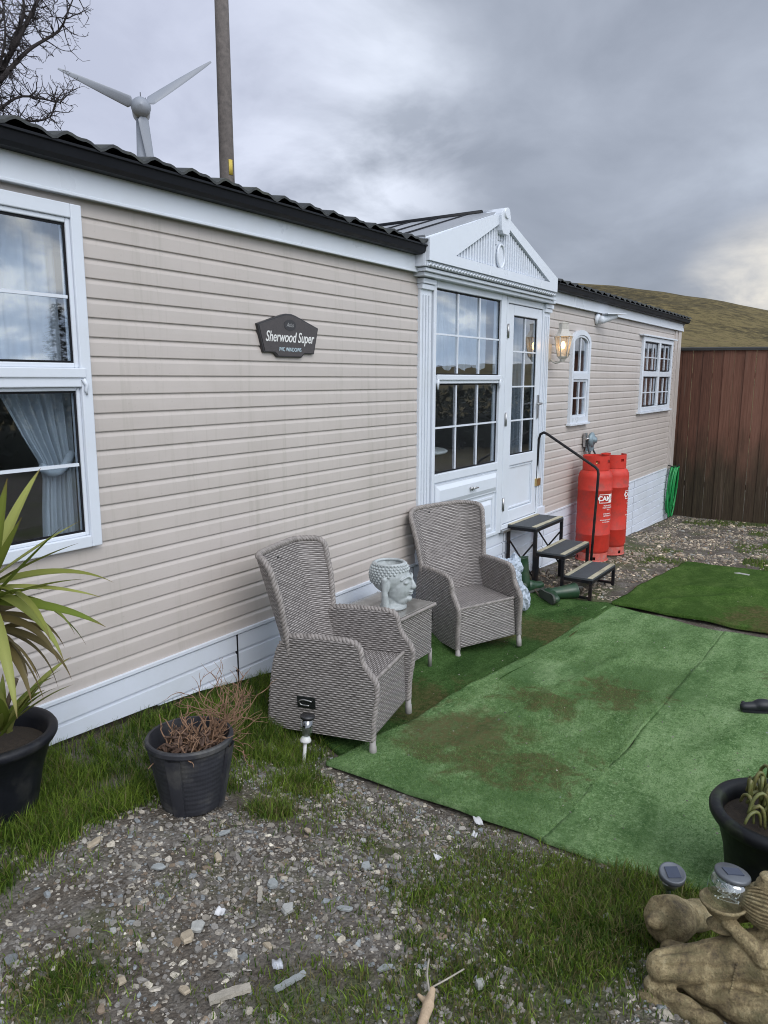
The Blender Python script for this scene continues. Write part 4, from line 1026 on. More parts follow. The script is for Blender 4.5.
# ================================================================== GAS CYLINDERS
RED = simple('red_paint', (.52, .036, .022), .5, .16, 5, .12, 40, grime=(.24, .045, .032), gs=7, gamt=.8, spec=.35)
REDW = simple('worn_red_base', (.50, .10, .075), .6, .3, 12, grime=(.30, .22, .2), gs=14, gamt=.7)
BRASS = simple('brass', (.55, .40, .17), .35, .1, 20, metal=.9); WHITEP = simple('white_print', (.78, .76, .74), .6)
def make_gas(label):
    root = empty('gas_cylinder', (0, 0, 0), 0, label, 'gas cylinder', 'gas cylinders against the caravan wall')
    r = .178; mb = MB()
    mb.lathe([(.0, .045), (.10, .05), (r-.02, .085), (r, .13), (r, .285), (r+.003, .290), (r+.003, .298), (r, .303), (r, .76), (r+.0035, .765), (r+.0035, .775), (r, .78), (r, .895), (r-.004, .925), (r-.018, .955), (r-.045, .980), (.105, .995), (.06, 1.002), (0, 1.004)], n=48)
    mb.obj('body', RED, root)
    mb = MB(); 
    def hole(a): return False
    n = 60
    for (ra, rb) in ((r-.012, r-.012),):
        for j in range(n):
            a0, a1 = 2*math.pi*j/n, 2*math.pi*(j+1)/n; low = 0.0
            slot = (j % 12) in (5, 6)
            for za, zb in (((.0, .02), (.055, .095)) if slot else ((.0, .095),)):
                P = lambda a, q, z: (q*math.cos(a), q*math.sin(a), z)
                for q, fl in ((ra, 0), (ra-.005, 1)):
                    qd = [P(a0, q, za), P(a1, q, za), P(a1, q, zb), P(a0, q, zb)]
                    if fl: qd.reverse()
                    mb.quad(*qd)
    mb.lathe([(r-.014, .0), (r-.004, .002), (r-.004, .010), (r-.014, .012)], n=48)
    mb.obj('foot_ring', REDW, root)
    mb = MB(); n = 64; rc = .140
    for j in range(n):
        a0, a1 = 2*math.pi*j/n, 2*math.pi*(j+1)/n
        deg = math.degrees(a0) % 360
        top = 1.13
        if 60 < deg < 110: top = 1.05                      # open notch for the valve
        gap_ = [(.98, top)]
        if any(abs((deg-h+180) % 360-180) < 9 for h in (195, 250, 320, 20)): gap_ = [(.98, 1.055), (1.085, top)]
        for za, zb in gap_:
            if zb <= za: continue
            for q, fl in ((rc, 0), (rc-.005, 1)):
                qd = [(q*math.cos(a), q*math.sin(a), z) for a, z in ((a0, za), (a1, za), (a1, zb), (a0, zb))]
                if fl: qd.reverse()
                mb.quad(*qd)
            mb.quad(*[(q*math.cos(a), q*math.sin(a), zb) for a, q in ((a0, rc), (a1, rc), (a1, rc-.005), (a0, rc-.005))])
    mb.obj('collar', RED, root)
    mb = MB(); mb.lathe([(.028, 1.01), (.028, 1.03), (.016, 1.035), (.016, 1.07), (.022, 1.075), (.022, 1.09), (0, 1.092)], n=12); mb.tube([(0, 0, 1.055), (-.03, -.035, 1.055)], .012, 8); mb.tube([(0, 0, 1.055), (-.055, -.02, 1.058)], .010, 8); mb.obj('valve', BRASS, root)
    # printed panel wrapped on the body
    lab = MB()
    def wrap(V, F, cx, cz, off=.0035, ang0=0.0):
        i = len(lab.v)
        for (x, y, z) in V:
            a = ang0+(x+cx)/r; lab.v.append(((r+off+z)*math.cos(a), (r+off+z)*math.sin(a), y+cz))
        for f in F: lab.face([i+k for k in f])
    def rect(x0, x1, z0, z1, off=.0025):
        n_ = max(1, int((x1-x0)/.01))
        for k in range(n_):
            a, b = x0+(x1-x0)*k/n_, x0+(x1-x0)*(k+1)/n_; wrap([(a, z0, 0), (b, z0, 0), (b, z1, 0), (a, z1, 0)], [(0, 1, 2, 3)], 0, 0, off)
    rect(-.085, .085, .640, .646); rect(-.085, .085, .728, .734); rect(-.085, -.079, .646, .728); rect(.030, .085, .646, .728)
    V_, F_ = text_mesh('CAM', .070, .0, 0, 1.0, bold=.002); wrap(V_, F_, -.025, .688)
    yy = .612
    for ln, sz, cx in (('PROPANE GAS', .019, .02), ('HIGHLY FLAMMABLE', .017, .025), ('47 KG', .017, .03), ('', .01, 0), ('STORE UPRIGHT', .016, .02), ('KEEP VENTILATED', .016, .025), ('', .01, 0), ('RETURN EMPTY CYLINDERS', .014, .01), ('TO YOUR DEALER', .014, .01)):
        if ln: V_, F_ = text_mesh(ln, sz, 0, 0, .9, bold=.0004); wrap(V_, F_, cx, yy)
        yy -= .022
    lb = lab.obj('label', WHITEP, root)
    lab2 = MB(); lab = lab2
    V_, F_ = text_mesh('13', .045, 0, bold=.001); wrap(V_, F_, .058, .688, .0045); lab.obj('label_mark', simple('dark_print', (.10, .03, .03), .6), lb)
    return root
g1 = make_gas('red gas cylinder with the CAM label, nearer the steps'); g1.location = (7.90, -.262, -.580)
g2 = copy_tree(g1); g2['label'] = 'red gas cylinder partly behind the labelled one, farther along the wall'; g2.location = (8.42, -.285, -.605); 
view_ang = math.atan2(-2.85+.26, -7.9)
g1.rotation_euler = (0, 0, view_ang+R(44)); g2.rotation_euler = (0, 0, view_ang+R(80))
# regulator with hoses
HOSEB = simple('black_rubber_hose', (.018, .018, .02), .5); REGM = simple('grey_blue_casting', (.20, .26, .29), .45, .2, 20, metal=.3)
rg = empty('gas_regulator', (8.26, -.03, .66), 0, 'grey gas regulator on the wall above the red cylinders, with black hoses', 'regulator')
mb = MB(); mb.lathe([(0, 0), (.075, 0), (.085, .012), (.085, .03), (.06, .045), (.035, .05), (.03, .075), (0, .078)], (0, -.03, .02), 20, Matrix.Rotation(math.pi/2, 3, 'X')); mb.box((-.055, -.06, -.10), (.055, -.0, -.02)); mb.obj('body', REGM, rg)
mb = MB(); mb.box((-.12, -.02, -.05), (-.06, .005, .10)); mb.box((.06, -.02, -.02), (.10, .005, .06)); mb.tube([(-.15, -.04, .04), (.16, -.04, .04)], .012, 8); mb.obj('bracket', STEEL, rg)
for hp in ([(-.10, -.04, -.02), (-.16, -.09, -.12), (-.15, -.14, -.22), (-.24, -.20, -.235), (-.37, -.26, -.20)], [(.05, -.05, -.08), (.07, -.09, -.16), (.10, -.17, -.22), (.13, -.24, -.22)], [(-.02, -.05, -.10), (-.12, -.06, -.16), (-.19, -.055, -.30), (-.185, -.045, -.6)]):
    mb = MB(); mb.tube(smooth_path(hp, .02), .0105, 8); mb.obj('hose', HOSEB, rg)

# ================================================================== STEPS
STEELB = simple('black_painted_steel', (.009, .009, .011), .5, .2, 20, spec=.25, grime=(.06, .035, .022), gs=12, gamt=.5)
TREAD = simple('grey_step_mat', (.055, .060, .066), .75, .3, 14, .4, 200); NOSE = simple('yellowed_grip_strip', (.42, .38, .27), .7, .25, 10, .3, 150, grime=(.15, .13, .1), gs=9, gamt=.6)
st = empty('entry_steps', (6.52, -.42, -.535), 0, 'black metal entry steps of three treads with a bent handrail, below the caravan door', 'steps')
gy = -.535
def stp(nm, mb, mat, par=st, lab=None): 
    o = mb.obj(nm, mat, None, lab); o.parent = par
    o.matrix_parent_inverse = Matrix.Translation((-6.52, .42, .535)) if par is st else Matrix.Identity(4)
    return o
sx0, sx1 = 6.19, 6.85
treads = [(-.035, -.315, .052, sx0, sx1), (-.315, -.58, -.165, sx0+.02, sx1), (-.58, -.835, -.345, sx0+.02, sx1)]
for (ya, yb, z, a, b) in treads:
    mb = MB(); mb.box((a, yb+.002, z-.018), (b, ya-.002, z-.003)); tr = stp('tread', mb, TREAD, lab='purple stained bottom tread' if z < -.3 else None)
    mb = MB(); mb.box((a+.004, yb+.004, z-.0025), (b-.004, yb+.045, z+.002)); mb.box((a+.004, ya-.04, z-.0025), (b-.004, ya-.006, z+.002)); stp('grip_strip', mb, NOSE, tr)
    mb = MB(); h = .012
    for yy in (ya-.012, yb+.012): mb.box((a-.004, yy-h, z-.045), (b+.004, yy+h, z-.0185))
    for xx in (a+.006, b-.006): mb.box((xx-h, yb+.0242, z-.045), (xx+h, ya-.0242, z-.0185))
    stp('tread_frame', mb, STEELB)
h = .0125
def post(x, y, z0, z1, name='leg'):
    mb = MB(); mb.box((x-h, y-h, z0), (x+h, y+h, z1)); stp(name, mb, STEELB)
for x in (sx0+.01, sx1-.01):
    post(x, -.047, gz(x, -.05), .006); post(x, -.303, gz(x, -.3), .006); post(x+.0, -.33, gz(x, -.33), -.211)
    post(x, -.568, gz(x, -.57), -.211); post(x, -.823, gz(x, -.82), -.391)
for x in (sx0+.01, sx1-.01):
    mb = MB(); mb.tube([(x, -.06, -.10), (x, -.29, -.40)], .008, 6); mb.tube([(x, -.06, -.40), (x, -.29, -.10)], .008, 6); stp('brace', mb, STEELB)
for x in (sx0+.01, sx1-.01):
    mb = MB(); mb.box((x-.010, -.81, gz(x, -.7)+.012), (x+.010, -.343, gz(x, -.7)+.032)); stp('bottom_rail', mb, STEELB)
mb = MB(); pth = [(6.85, .0-.02, .03), (6.85, -.035, .78), (6.85, -.05, .825), (6.85, -.085, .845), (6.85, -.12, .83), (6.85, -.60, .545), (6.85, -.625, .52), (6.85, -.632, .48), (6.86, -.60, -.36)]
sm = []
for k in range(len(pth)-1):
    a, b = Vector(pth[k]), Vector(pth[k+1]); nn = 3
    for q in range(nn): sm.append(a.lerp(b, q/nn))
sm.append(Vector(pth[-1])); mb.tube(sm, .0125, 10)
stp('handrail', mb, STEELB)
mb = MB(); mb.box((6.80, -.05, .33), (6.90, -.025, .40)); stp('rail_clamp', mb, BRASS)

# ================================================================== WALL FITTINGS
LANT = simple('weathered_cream_metal', (.50, .47, .42), .5, .15, 30)
ln = empty('wall_lantern', (7.06, -.02, 1.66), 0, 'cream coach lantern with lit warm bulb, between the door and the arched window', 'lantern')
ly = -.14
mb = MB(); mb.box((-.035, -.012, -.15), (.035, .0, .02)); mb.tube(smooth_path([(0, -.01, -.12), (0, -.07, -.16), (0, ly, -.135)], .02), .010, 8); mb.obj('bracket', LANT, ln)
mb = MB()
mb.lathe([(.018, -.15), (.03, -.125), (.05, -.105), (.052, -.10)], (0, ly, 0), 6, smooth=False); lb_ = mb.obj('base_cup', LANT, ln)
mb = MB(); mb.lathe([(.095, .085), (.088, .092), (.065, .115), (.050, .145), (.046, .152), (.046, .205), (.050, .21), (.02, .222), (0, .225)], (0, ly, 0), 6, smooth=False); mb.obj('roof', LANT, ln)
mb = MB()
for k in range(6):
    a = 2*math.pi*k/6; mb.tube([(.050*math.cos(a), ly+.050*math.sin(a), -.105), (.084*math.cos(a), ly+.084*math.sin(a), .088)], .0055, 5)
mb.obj('frame', LANT, ln)
m, t = newmat('lantern_glass'); tr = t.new('ShaderNodeBsdfTransparent'); tr.inputs[0].default_value = (1, .93, .82, 1); gl = t.new('ShaderNodeBsdfGlossy'); gl.inputs['Roughness'].default_value = .1
df = t.new('ShaderNodeBsdfDiffuse'); df.inputs[0].default_value = (.75, .68, .58, 1); m1 = t.new('ShaderNodeMixShader'); m1.inputs[0].default_value = .25; t.l.new(tr.outputs[0], m1.inputs[1]); t.l.new(df.outputs[0], m1.inputs[2])
m2 = t.new('ShaderNodeMixShader'); m2.inputs[0].default_value = .08; t.l.new(m1.outputs[0], m2.inputs[1]); t.l.new(gl.outputs[0], m2.inputs[2]); t.l.new(m2.outputs[0], t.o.inputs[0])
mb = MB(); mb.lathe([(.047, -.10), (.080, .085)], (0, ly, 0), 6, smooth=False); mb.f = mb.f[:6]; mb.uv = mb.uv[:6]; mb.sm = mb.sm[:6]; mb.mi = mb.mi[:6]; mb.obj('glass', m, ln)
m, t = newmat('warm_bulb'); em = t.new('ShaderNodeEmission'); em.inputs[0].default_value = (1, .62, .25, 1); em.inputs[1].default_value = 14; t.l.new(em.outputs[0], t.o.inputs[0])
mb = MB(); ell(mb, (0, ly, .005), (.020, .020, .036)); mb.obj('bulb', m, ln)
sl = empty('security_camera', (8.42, -.012, 2.0), 0, 'small white outdoor fitting on the wall above the arched window, near the fascia', 'security light')
mb = MB(); mb.lathe([(0, 0), (.060, 0), (.065, .01), (.055, .03), (.03, .045), (0, .05)], (0, 0, 0), 18, Matrix.Rotation(math.pi/2, 3, 'X')); mb.obj('mount', TRIM, sl)
mb = MB(); capsule(mb, (.0, -.06, -.01), (.17, -.15, .035), .045, .034); mb.tube([(.0, -.03, -.05), (0, -.06, -.01)], .02, 8); mb.obj('housing', TRIM, sl)
mb = MB(); mb.extrude([(-.02, .045), (.26, .055), (.26, .063), (-.02, .055)], (0, -.11, 0), (.89, -.45, 0), (0, 0, 1), .085); mb.obj('hood', TRIM, sl)

# name plate
PLQ = simple('dark_brown_plate', (.060, .052, .052), .45, .25, 60, .2, 200); PLE = simple('dark_plate_edge', (.028, .026, .028), .4)
pl = empty('name_plate', (3.26, -.016, 1.58), 0, 'dark shield shaped name plate with pale lettering on the beige cladding', 'sign')
out = [(3.003, 1.627), (3.185, 1.684), (3.221, 1.690), (3.257, 1.688), (3.512, 1.634), (3.477, 1.486), (3.383, 1.483), (3.358, 1.464), (3.163, 1.464), (3.140, 1.485), (3.047, 1.487)]
out = [(3.003, 1.634), (3.20, 1.692), (3.235, 1.699), (3.28, 1.699), (3.315, 1.692), (3.512, 1.634), (3.470, 1.486), (3.385, 1.486), (3.358, 1.464), (3.158, 1.464), (3.130, 1.486), (3.047, 1.486)]
out = [(x-3.26, z-1.58) for x, z in out]
mb = MB(); mb.extrude(out, (0, 0, 0), (1, 0, 0), (0, 0, 1), .022); bdp = mb.obj('plate', PLE, pl, bevel=.003)
mb = MB(); mb.extrude([(x*.955, (z-.0)*.93-.001) for x, z in out], (0, -.0115, 0), (1, 0, 0), (0, 0, 1), .004); mb.obj('face', PLQ, pl)
LET = simple('pale_lettering', (.70, .70, .68), .5)
def letter(body, size, cx, cz, shear=0, sx=1.0, mat=LET, nm='lettering', bold=0):
    V_, F_ = text_mesh(body, size, .0008, shear, sx, bold=bold); mb = MB(); mb.v = [(x+cx, -.0146-z, y+cz) for x, y, z in V_]
    for f in F_: mb.face(f)
    return mb.obj(nm, mat, pl)
letter('Sherwood Super', .078, .0, -.010, .30, .76, bold=.0008); letter('PVC WINDOWS', .030, .0, -.075, 0, .85, simple('pale_blue_lettering', (.50, .62, .68), .5))
mb = MB(); mb.extrude([(.050*math.cos(a), .030*math.sin(a)) for a in np.linspace(0, 2*math.pi, 25)[:-1]], (-.0, -.0140, .058), (1, 0, 0), (0, 0, 1), .002); mb.obj('oval_badge', PLE, pl)
letter('Atlas', .032, .0, .058, .3, .9, simple('dim_lettering', (.30, .30, .30), .5))

# green hose hanging at the corner
GREEN = simple('green_hose', (.012, .24, .06), .4, .15, 20)
hz_ = empty('garden_hose', (12.0, -.03, -.1), 0, 'bright green garden hose coiled and hanging on the caravan corner', 'hose')
mb = MB(); rr = random.Random(5); P = []
for k in range(0, 7*24+1):
    a = 2*math.pi*k/24; lp = k//24; sxr = .085+.05*math.sin(lp*1.9)+.01*lp; szr = .34+.06*math.sin(lp*2.7)
    P.append((.10+sxr*math.sin(a)+.01*math.sin(lp*5.), -.02-.016*lp-.02*math.cos(a), -.06-szr+szr*math.cos(a)+.18))
mb.tube(P, .013, 7); mb.tube(smooth_path([(.10, -.08, .1), (.0, -.05, -.1), (-.05, -.05, -.45), (.02, -.06, -.66)], .02), .013, 7); mb.obj('coil', GREEN, hz_)
mb = MB(); mb.tube(smooth_path([(.06, .02, .14), (.06, -.10, .12), (.06, -.15, .14), (.06, -.155, .17)], .01), .010, 6); mb.obj('hook', DKMET, hz_)

# ================================================================== FENCE
m, t = newmat('fence_board'); v = t.coord(); fx, fy_, fz = t.sep(v)
bid = t.math('FLOOR', t.math('DIVIDE', fy_, .150)); idn = t.new('ShaderNodeTexWhiteNoise', noise_dimensions='1D'); t.put(idn.inputs['W'], bid)
gr = t.noise(t.mapping(v, (10, 28, 1.2)), 2.2, 6, .65, .6)
c0 = t.ramp(t.math('ADD', t.math('MULTIPLY', gr, .7), t.math('MULTIPLY', idn.outputs[0], .3)), [(.28, (.085, .038, .026)), (.48, (.145, .066, .044)), (.68, (.20, .098, .068))])
alg = t.maprange(t.math('ADD', fz, t.math('MULTIPLY', t.math('SUBTRACT', t.noise(t.mapping(v, (2, 2.5, .7)), 2, 5, .6), .5), 1.5)), .75, -.35, 0, 1, True)
c0 = t.mix(t.math('MULTIPLY', alg, .78), c0, t.ramp(gr, [(.35, (.010, .013, .008)), (.7, (.036, .040, .022))]))
pale = t.maprange(t.noise(t.mapping(v, (5, 16, .6)), 1.6, 4, .6), .60, .74, 0, .5); c0 = t.mix(pale, c0, (.16, .115, .085))
t.put(t.b.inputs['Base Color'], c0); t.b.inputs['Roughness'].default_value = .8; t.b.inputs['Specular IOR Level'].default_value = .3; t.put(t.b.inputs['Normal'], t.bump(gr, .5, .004)); FB = m
fe = empty('wooden_fence', (12.7, -3, -.85), 0, 'tall reddish brown board fence with green algae at its foot, beyond the caravan', 'fence')
def fp(nm, mb, mat): o = mb.obj(nm, mat, None); o.parent = fe; o.matrix_parent_inverse = Matrix.Translation((-12.7, 3, .85)); return o
mb = MB(); rr = random.Random(3); y = 1.5; k = 0
while y > -2.3:
    w = .150; dx = .012 if k % 2 else 0.0
    dx += rr.uniform(-.004, .004); tz = 1.80+rr.uniform(-.012, .012)-.012*(-y)
    sk_ = rr.uniform(-.004, .004)
    M = Matrix.Rotation(rr.uniform(-.01, .01), 4, 'Z')
    mb.box((12.66+dx, y-w+.003, -.93), (12.68+dx, y-.003+sk_, tz)); y -= w; k += 1
fp('board', mb, FB)
mb = MB(); mb.extrude([(12.635, 0), (12.735, 0), (12.735, .035), (12.685, .05), (12.635, .035)], (0, -.4, 1.79-.012*.4), (1, 0, 0), (0, 0, 1), 3.9)
for v_ in range(len(mb.v)): x_, y_, z_ = mb.v[v_]; mb.v[v_] = (x_, y_, z_+.012*(y_+.4))
fp('cap_rail', mb, simple('dark_cap_rail', (.035, .035, .034), .75, .3, 6))
for yy in (1.2, -.5, -2.2):
    mb = MB(); mb.box((12.75, yy-.05, -.95), (12.85, yy+.05, 1.76)); fp('post', mb, FB)
mb = MB()
for z in (-.3, .5, 1.4): mb.box((12.70, -2.33, z-.04), (12.745, 1.5, z+.04))
fp('arris_rail', mb, FB)

# ================================================================== POTS AND PLANTS
POT = simple('black_pot_plastic', (.009, .010, .014), .5, .3, 7, .1, 60, spec=.3, grime=(.07, .068, .06), gs=5, gamt=.5)
POTM = simple('mossy_black_pot', (.008, .009, .011), .5, .3, 7, .15, 60, spec=.3, grime=(.045, .06, .025), gs=9, gamt=.75)
SOIL = simple('pot_soil', (.035, .026, .018), .95, .5, 60, .8, 150)
LEAF = leafmat('strap_leaf', .28, .38); TWIG = simple('dead_twig', (.23, .135, .082), .8, .45, 60)
def pot(name, loc, rb, rt_, h, label, mat, soil=.78, rim=.022):
    root = empty(name, loc, 0, label, 'plant pot'); mb = MB()
    mb.lathe([(rb*.9, 0), (rb, .004), (rb+.004, .012), (rb+(rt_-rim-rb)*.5, h*.5), (rt_-rim*.8, h-rim*1.9), (rt_-rim*.2, h-rim*1.7), (rt_+rim*.15, h-rim*1.1), (rt_+rim*.2, h-rim*.5), (rt_-rim*.1, h), (rt_-rim*.9, h+.001), (rt_-rim*1.4, h-rim*.5), (rt_-rim*1.6, h-rim*1.6), (rb+(rt_-rb)*soil-rim*.9, h*soil)], n=56)
    mb.f = mb.f[:-1]; mb.uv = mb.uv[:-1]; mb.sm = mb.sm[:-1]; mb.mi = mb.mi[:-1]
    mb.obj('body', mat, root)
    mb = MB(); mb.lathe([(0, h*soil+.012), (rb*.6, h*soil+.008), (rb+(rt_-rb)*soil-rim*.5, h*soil)], n=32); mb.f = mb.f[:-1]; mb.uv = mb.uv[:-1]; mb.sm = mb.sm[:-1]; mb.mi = mb.mi[:-1]
    mb.obj('soil', SOIL, root); return root
def strap(VV, FF, CC, base, dirv, L, w, droop, colr, fold=.35, seg=14, tipc=(.30, .26, .05), twist=0):
    base = Vector(base); d = Vector(dirv).normalized(); side_ = d.cross(Vector((0, 0, 1))); side_ = side_.normalized() if side_.length > .01 else Vector((1, 0, 0))
    side_ = (Matrix.Rotation(twist, 3, d) @ side_)
    p = base.copy(); i0 = len(VV); cur = d.copy()
    for k in range(seg+1):
        tt = k/seg; ww = w*(.55+.45*math.sin(min(1, tt*2.2)*math.pi/2))*(1-tt**2.6)*.5+.0006
        nrm = side_.cross(cur).normalized()
        for s, f in ((-1, 1), (0, 0), (1, 1)): VV.append(tuple(p+side_*ww*s+nrm*ww*fold*f))
        c = np.array(colr)*(1-.25*(1-tt)); c = c*(1-max(0, tt-.86)/.14*.9)+np.array((.16, .10, .05))*max(0, tt-.86)/.14*.9
        for q in range(3): CC.append(c*(1.0 if q != 1 else 1.18))
        p = p+cur*(L/seg); cur = (cur+Vector((0, 0, -1))*droop/seg*(.3+1.6*tt)).normalized()
    for k in range(seg):
        a = i0+3*k
        FF.append((a, a+1, a+4, a+3)); FF.append((a+1, a+2, a+5, a+4))
P1 = pot('plant_pot', (1.295, -.285, -.205), .135, .222, .315, 'large black plastic pot holding the spiky plant, at the left edge', POT)
pl1 = empty('spiky_plant', (1.27, -.30, .06), 0, 'spiky green strap leaved plant growing in the black pot by the window', 'plant')
mb = MB(); rr = random.Random(4)
trunk = smooth_path([(0, 0, -.02), (-.015, -.03, .18), (-.04, -.12, .40), (-.075, -.24, .62)], .02); mb.tube(trunk, [.022-.008*k/len(trunk) for k in range(len(trunk))], 9); mb.tube(smooth_path([(.02, .02, -.02), (.06, -.02, .1), (.10, -.06, .24)], .02), .009, 7)
mb.obj('stem', simple('plant_stem', (.10, .075, .045), .8, .4, 30, .5, 90), pl1)
VV, FF, CC = [], [], []
crown = Vector((-.08, -.25, .63)); Rv = Vector((.558, -.83, 0)); Fv = Vector((.83, .558, 0)); 
def dirw(r, f, u): return Rv*r+Fv*f+Vector((0, 0, u))
greens = [(.19, .23, .045), (.25, .28, .07), (.14, .19, .03), (.29, .31, .085), (.21, .23, .05)]
spec = [ # right, forward, up, length, width, droop
 (.30, -.1, 1.0, .40, .050, .05), (.14, -.2, 1.0, .36, .046, .05), (.95, -.1, .95, .36, .030, .06), (1.0, -.05, .70, .37, .034, .12), (.8, .2, .45, .30, .030, .2), (.55, -.2, .9, .30, .036, .1), (1.0, .1, .35, .30, .030, .3),
 (1.0, -.2, .05, .40, .040, .50), (.9, .1, .0, .34, .024, .35), (.7, -.4, .15, .34, .040, 1.8), (.5, .1, .05, .30, .034, 1.9), (.75, -.3, -.1, .36, .034, 1.5), (.55, .2, -.2, .36, .030, 1.3), (.35, -.45, -.2, .44, .040, 1.6),
 (-.3, -.3, .9, .5, .05, .2), (-.8, -.1, .6, .5, .05, .3), (-.6, -.4, .1, .5, .05, 1.0), (.05, -.7, .2, .46, .046, 1.3), (.1, .6, .7, .45, .045, .3), (.6, .5, .1, .40, .04, .8), (-.2, .5, .3, .42, .04, .6), (.02, -.4, 1.0, .48, .05, .2), (.65, -.4, .35, .30, .034, .4)]
for k, (r, f, u, L, w, dr_) in enumerate(spec): strap(VV, FF, CC, crown+Vector((0, 0, rr.uniform(-.05, .03))), dirw(r, f, u), L*1.04, w*1.02, dr_, greens[k % 5], twist=rr.uniform(-.5, .5))
for k in range(22): strap(VV, FF, CC, crown+Vector((0, 0, rr.uniform(-.14, -.04))), dirw(rr.uniform(-.8, .8), rr.uniform(-.6, .6), rr.uniform(-.5, .1)), rr.uniform(.2, .34), .030, rr.uniform(1.2, 2.2), (.14, .11, .045), twist=rr.uniform(-1, 1))
cr2 = Vector((.04, -.06, .06))
for k in range(15): a = rr.uniform(0, 6.28); strap(VV, FF, CC, cr2+Vector((rr.uniform(-.02, .02), rr.uniform(-.02, .02), 0)), dirw(math.cos(a)*.7+.25, math.sin(a)*.7-.15, rr.uniform(.5, 1.5)), rr.uniform(.20, .34), .036, rr.uniform(.2, .9), greens[k % 5], twist=rr.uniform(-.5, .5))
fo = npobj('leaves', np.array(VV), np.array(FF), LEAF, np.array(CC), pl1, True)

# bucket of dead twigs
bk = empty('planter_bucket', (1.79, -.765, -.245), R(20), 'weathered black ribbed bucket used as a planter, holding dead twigs', 'bucket')
mb = MB(); h = .275
pr = [(.108, 0), (.112, .004)]
for k in range(12): z = .01+k*(h-.04)/12; r0 = .112+.043*z/h; pr += [(r0, z), (r0+.0024, z+.010)]
pr += [(.150, h-.028), (.158, h-.026), (.162, h-.02), (.162, h-.006), (.158, h), (.148, h), (.145, h-.02), (.132, h*.6)]
def strapf(a, k, z):
    dd = min(abs((a-q+math.pi) % (2*math.pi)-math.pi) for q in (R(183), R(273), R(3), R(93)))
    return 1+(.075 if (dd < .15 and 1 < k < len(pr)-9) else 0)
mb.lathe(pr, n=84, smooth=False); mb.f = mb.f[:-1]; mb.uv = mb.uv[:-1]; mb.sm = mb.sm[:-1]; mb.mi = mb.mi[:-1]
mb.obj('body', simple('dusty_black_bucket', (.022, .023, .029), .6, .3, 9, .1, 60, grime=(.13, .125, .11), gs=7, gamt=.55), bk)
for q in (R(186), R(276), R(6), R(96)):
    sb = MB(); n0 = 8
    sb.patch(lambda u, v: ((.122+.046*v)*math.cos(q-.17+.34*u), (.122+.046*v)*math.sin(q-.17+.34*u), -.002+(h-.025)*v), 6, 3, smooth=True)
    for ua in (0, 1): sb.patch(lambda u, v: ((.108+.014*u+.046*v)*math.cos(q-.17+.34*ua), (.108+.014*u+.046*v)*math.sin(q-.17+.34*ua), -.002+(h-.025)*v), 1, 3, flip=ua == 1)
    sb.obj('reinforcing_rib', MATS['dusty_black_bucket'], bk)
mb = MB(); mb.lathe([(0, h*.62), (.134, h*.6)], n=28); mb.f = mb.f[:-1]; mb.uv = mb.uv[:-1]; mb.sm = mb.sm[:-1]; mb.mi = mb.mi[:-1]; mb.obj('soil', SOIL, bk)
tw = empty('dead_shrub', (1.79, -.765, -.07), 0, 'dry brown leafless twigs sprawling out of the black bucket towards the chair', 'plant')
mb = MB()
def twig(p, d, L, r, depth, rr, tend):
    pts = [Vector(p)]; d = Vector(d).normalized(); n = max(4, int(L/.02)); kids = []
    for k in range(n):
        d = (d+Vector((rr.uniform(-1, 1), rr.uniform(-1, 1), rr.uniform(-1, 1)))*.42+Vector(tend)*.05).normalized()
        pts.append(pts[-1]+d*(L/n))
        if depth > 0 and k > 0 and rr.random() < .42: kids.append((pts[-1].copy(), (d+Vector((rr.uniform(-1, 1), rr.uniform(-1, 1), rr.uniform(-.6, 1)))*.9).normalized(), L*rr.uniform(.3, .6)))
    mb.tube(pts, [r*(1-.7*k/n) for k in range(n+1)], 4)
    for kp, kd, kl in kids: twig(kp, kd, kl, r*.65, depth-1, rr, tend)
rr = random.Random(12)
for k in range(60):
    a = rr.uniform(0, 6.28); rad = rr.uniform(.0, .085)
    twig((rad*math.cos(a), rad*math.sin(a), rr.uniform(-.02, .04)), (rr.uniform(-.5, .5), rr.uniform(-.5, .5), rr.uniform(.6, 1.2)), rr.uniform(.06, .15), .0050, 1, rr, (0, 0, .2))
for k in range(18): twig((.07, .0, .04), dirw(rr.uniform(.6, 1.0), rr.uniform(.0, .5), rr.uniform(.1, .6)), rr.uniform(.16, .30), .0034, 2, rr, (0, 0, .5))
mb.obj('twigs', TWIG, tw)
mb = MB()
for k in range(40):
    a = rr.uniform(0, 6.28); q = rr.uniform(.02, .10); p = Vector((q*math.cos(a), q*math.sin(a), rr.uniform(.02, .08)))
    pts = [p+Vector((rr.uniform(-.03, .03), rr.uniform(-.03, .03), rr.uniform(-.015, .03))) for _ in range(5)]; mb.tube(smooth_path(pts, .01), .0055, 4)
mb.obj('root_tangle', simple('dark_dead_root', (.085, .05, .035), .9, .4, 40), tw)

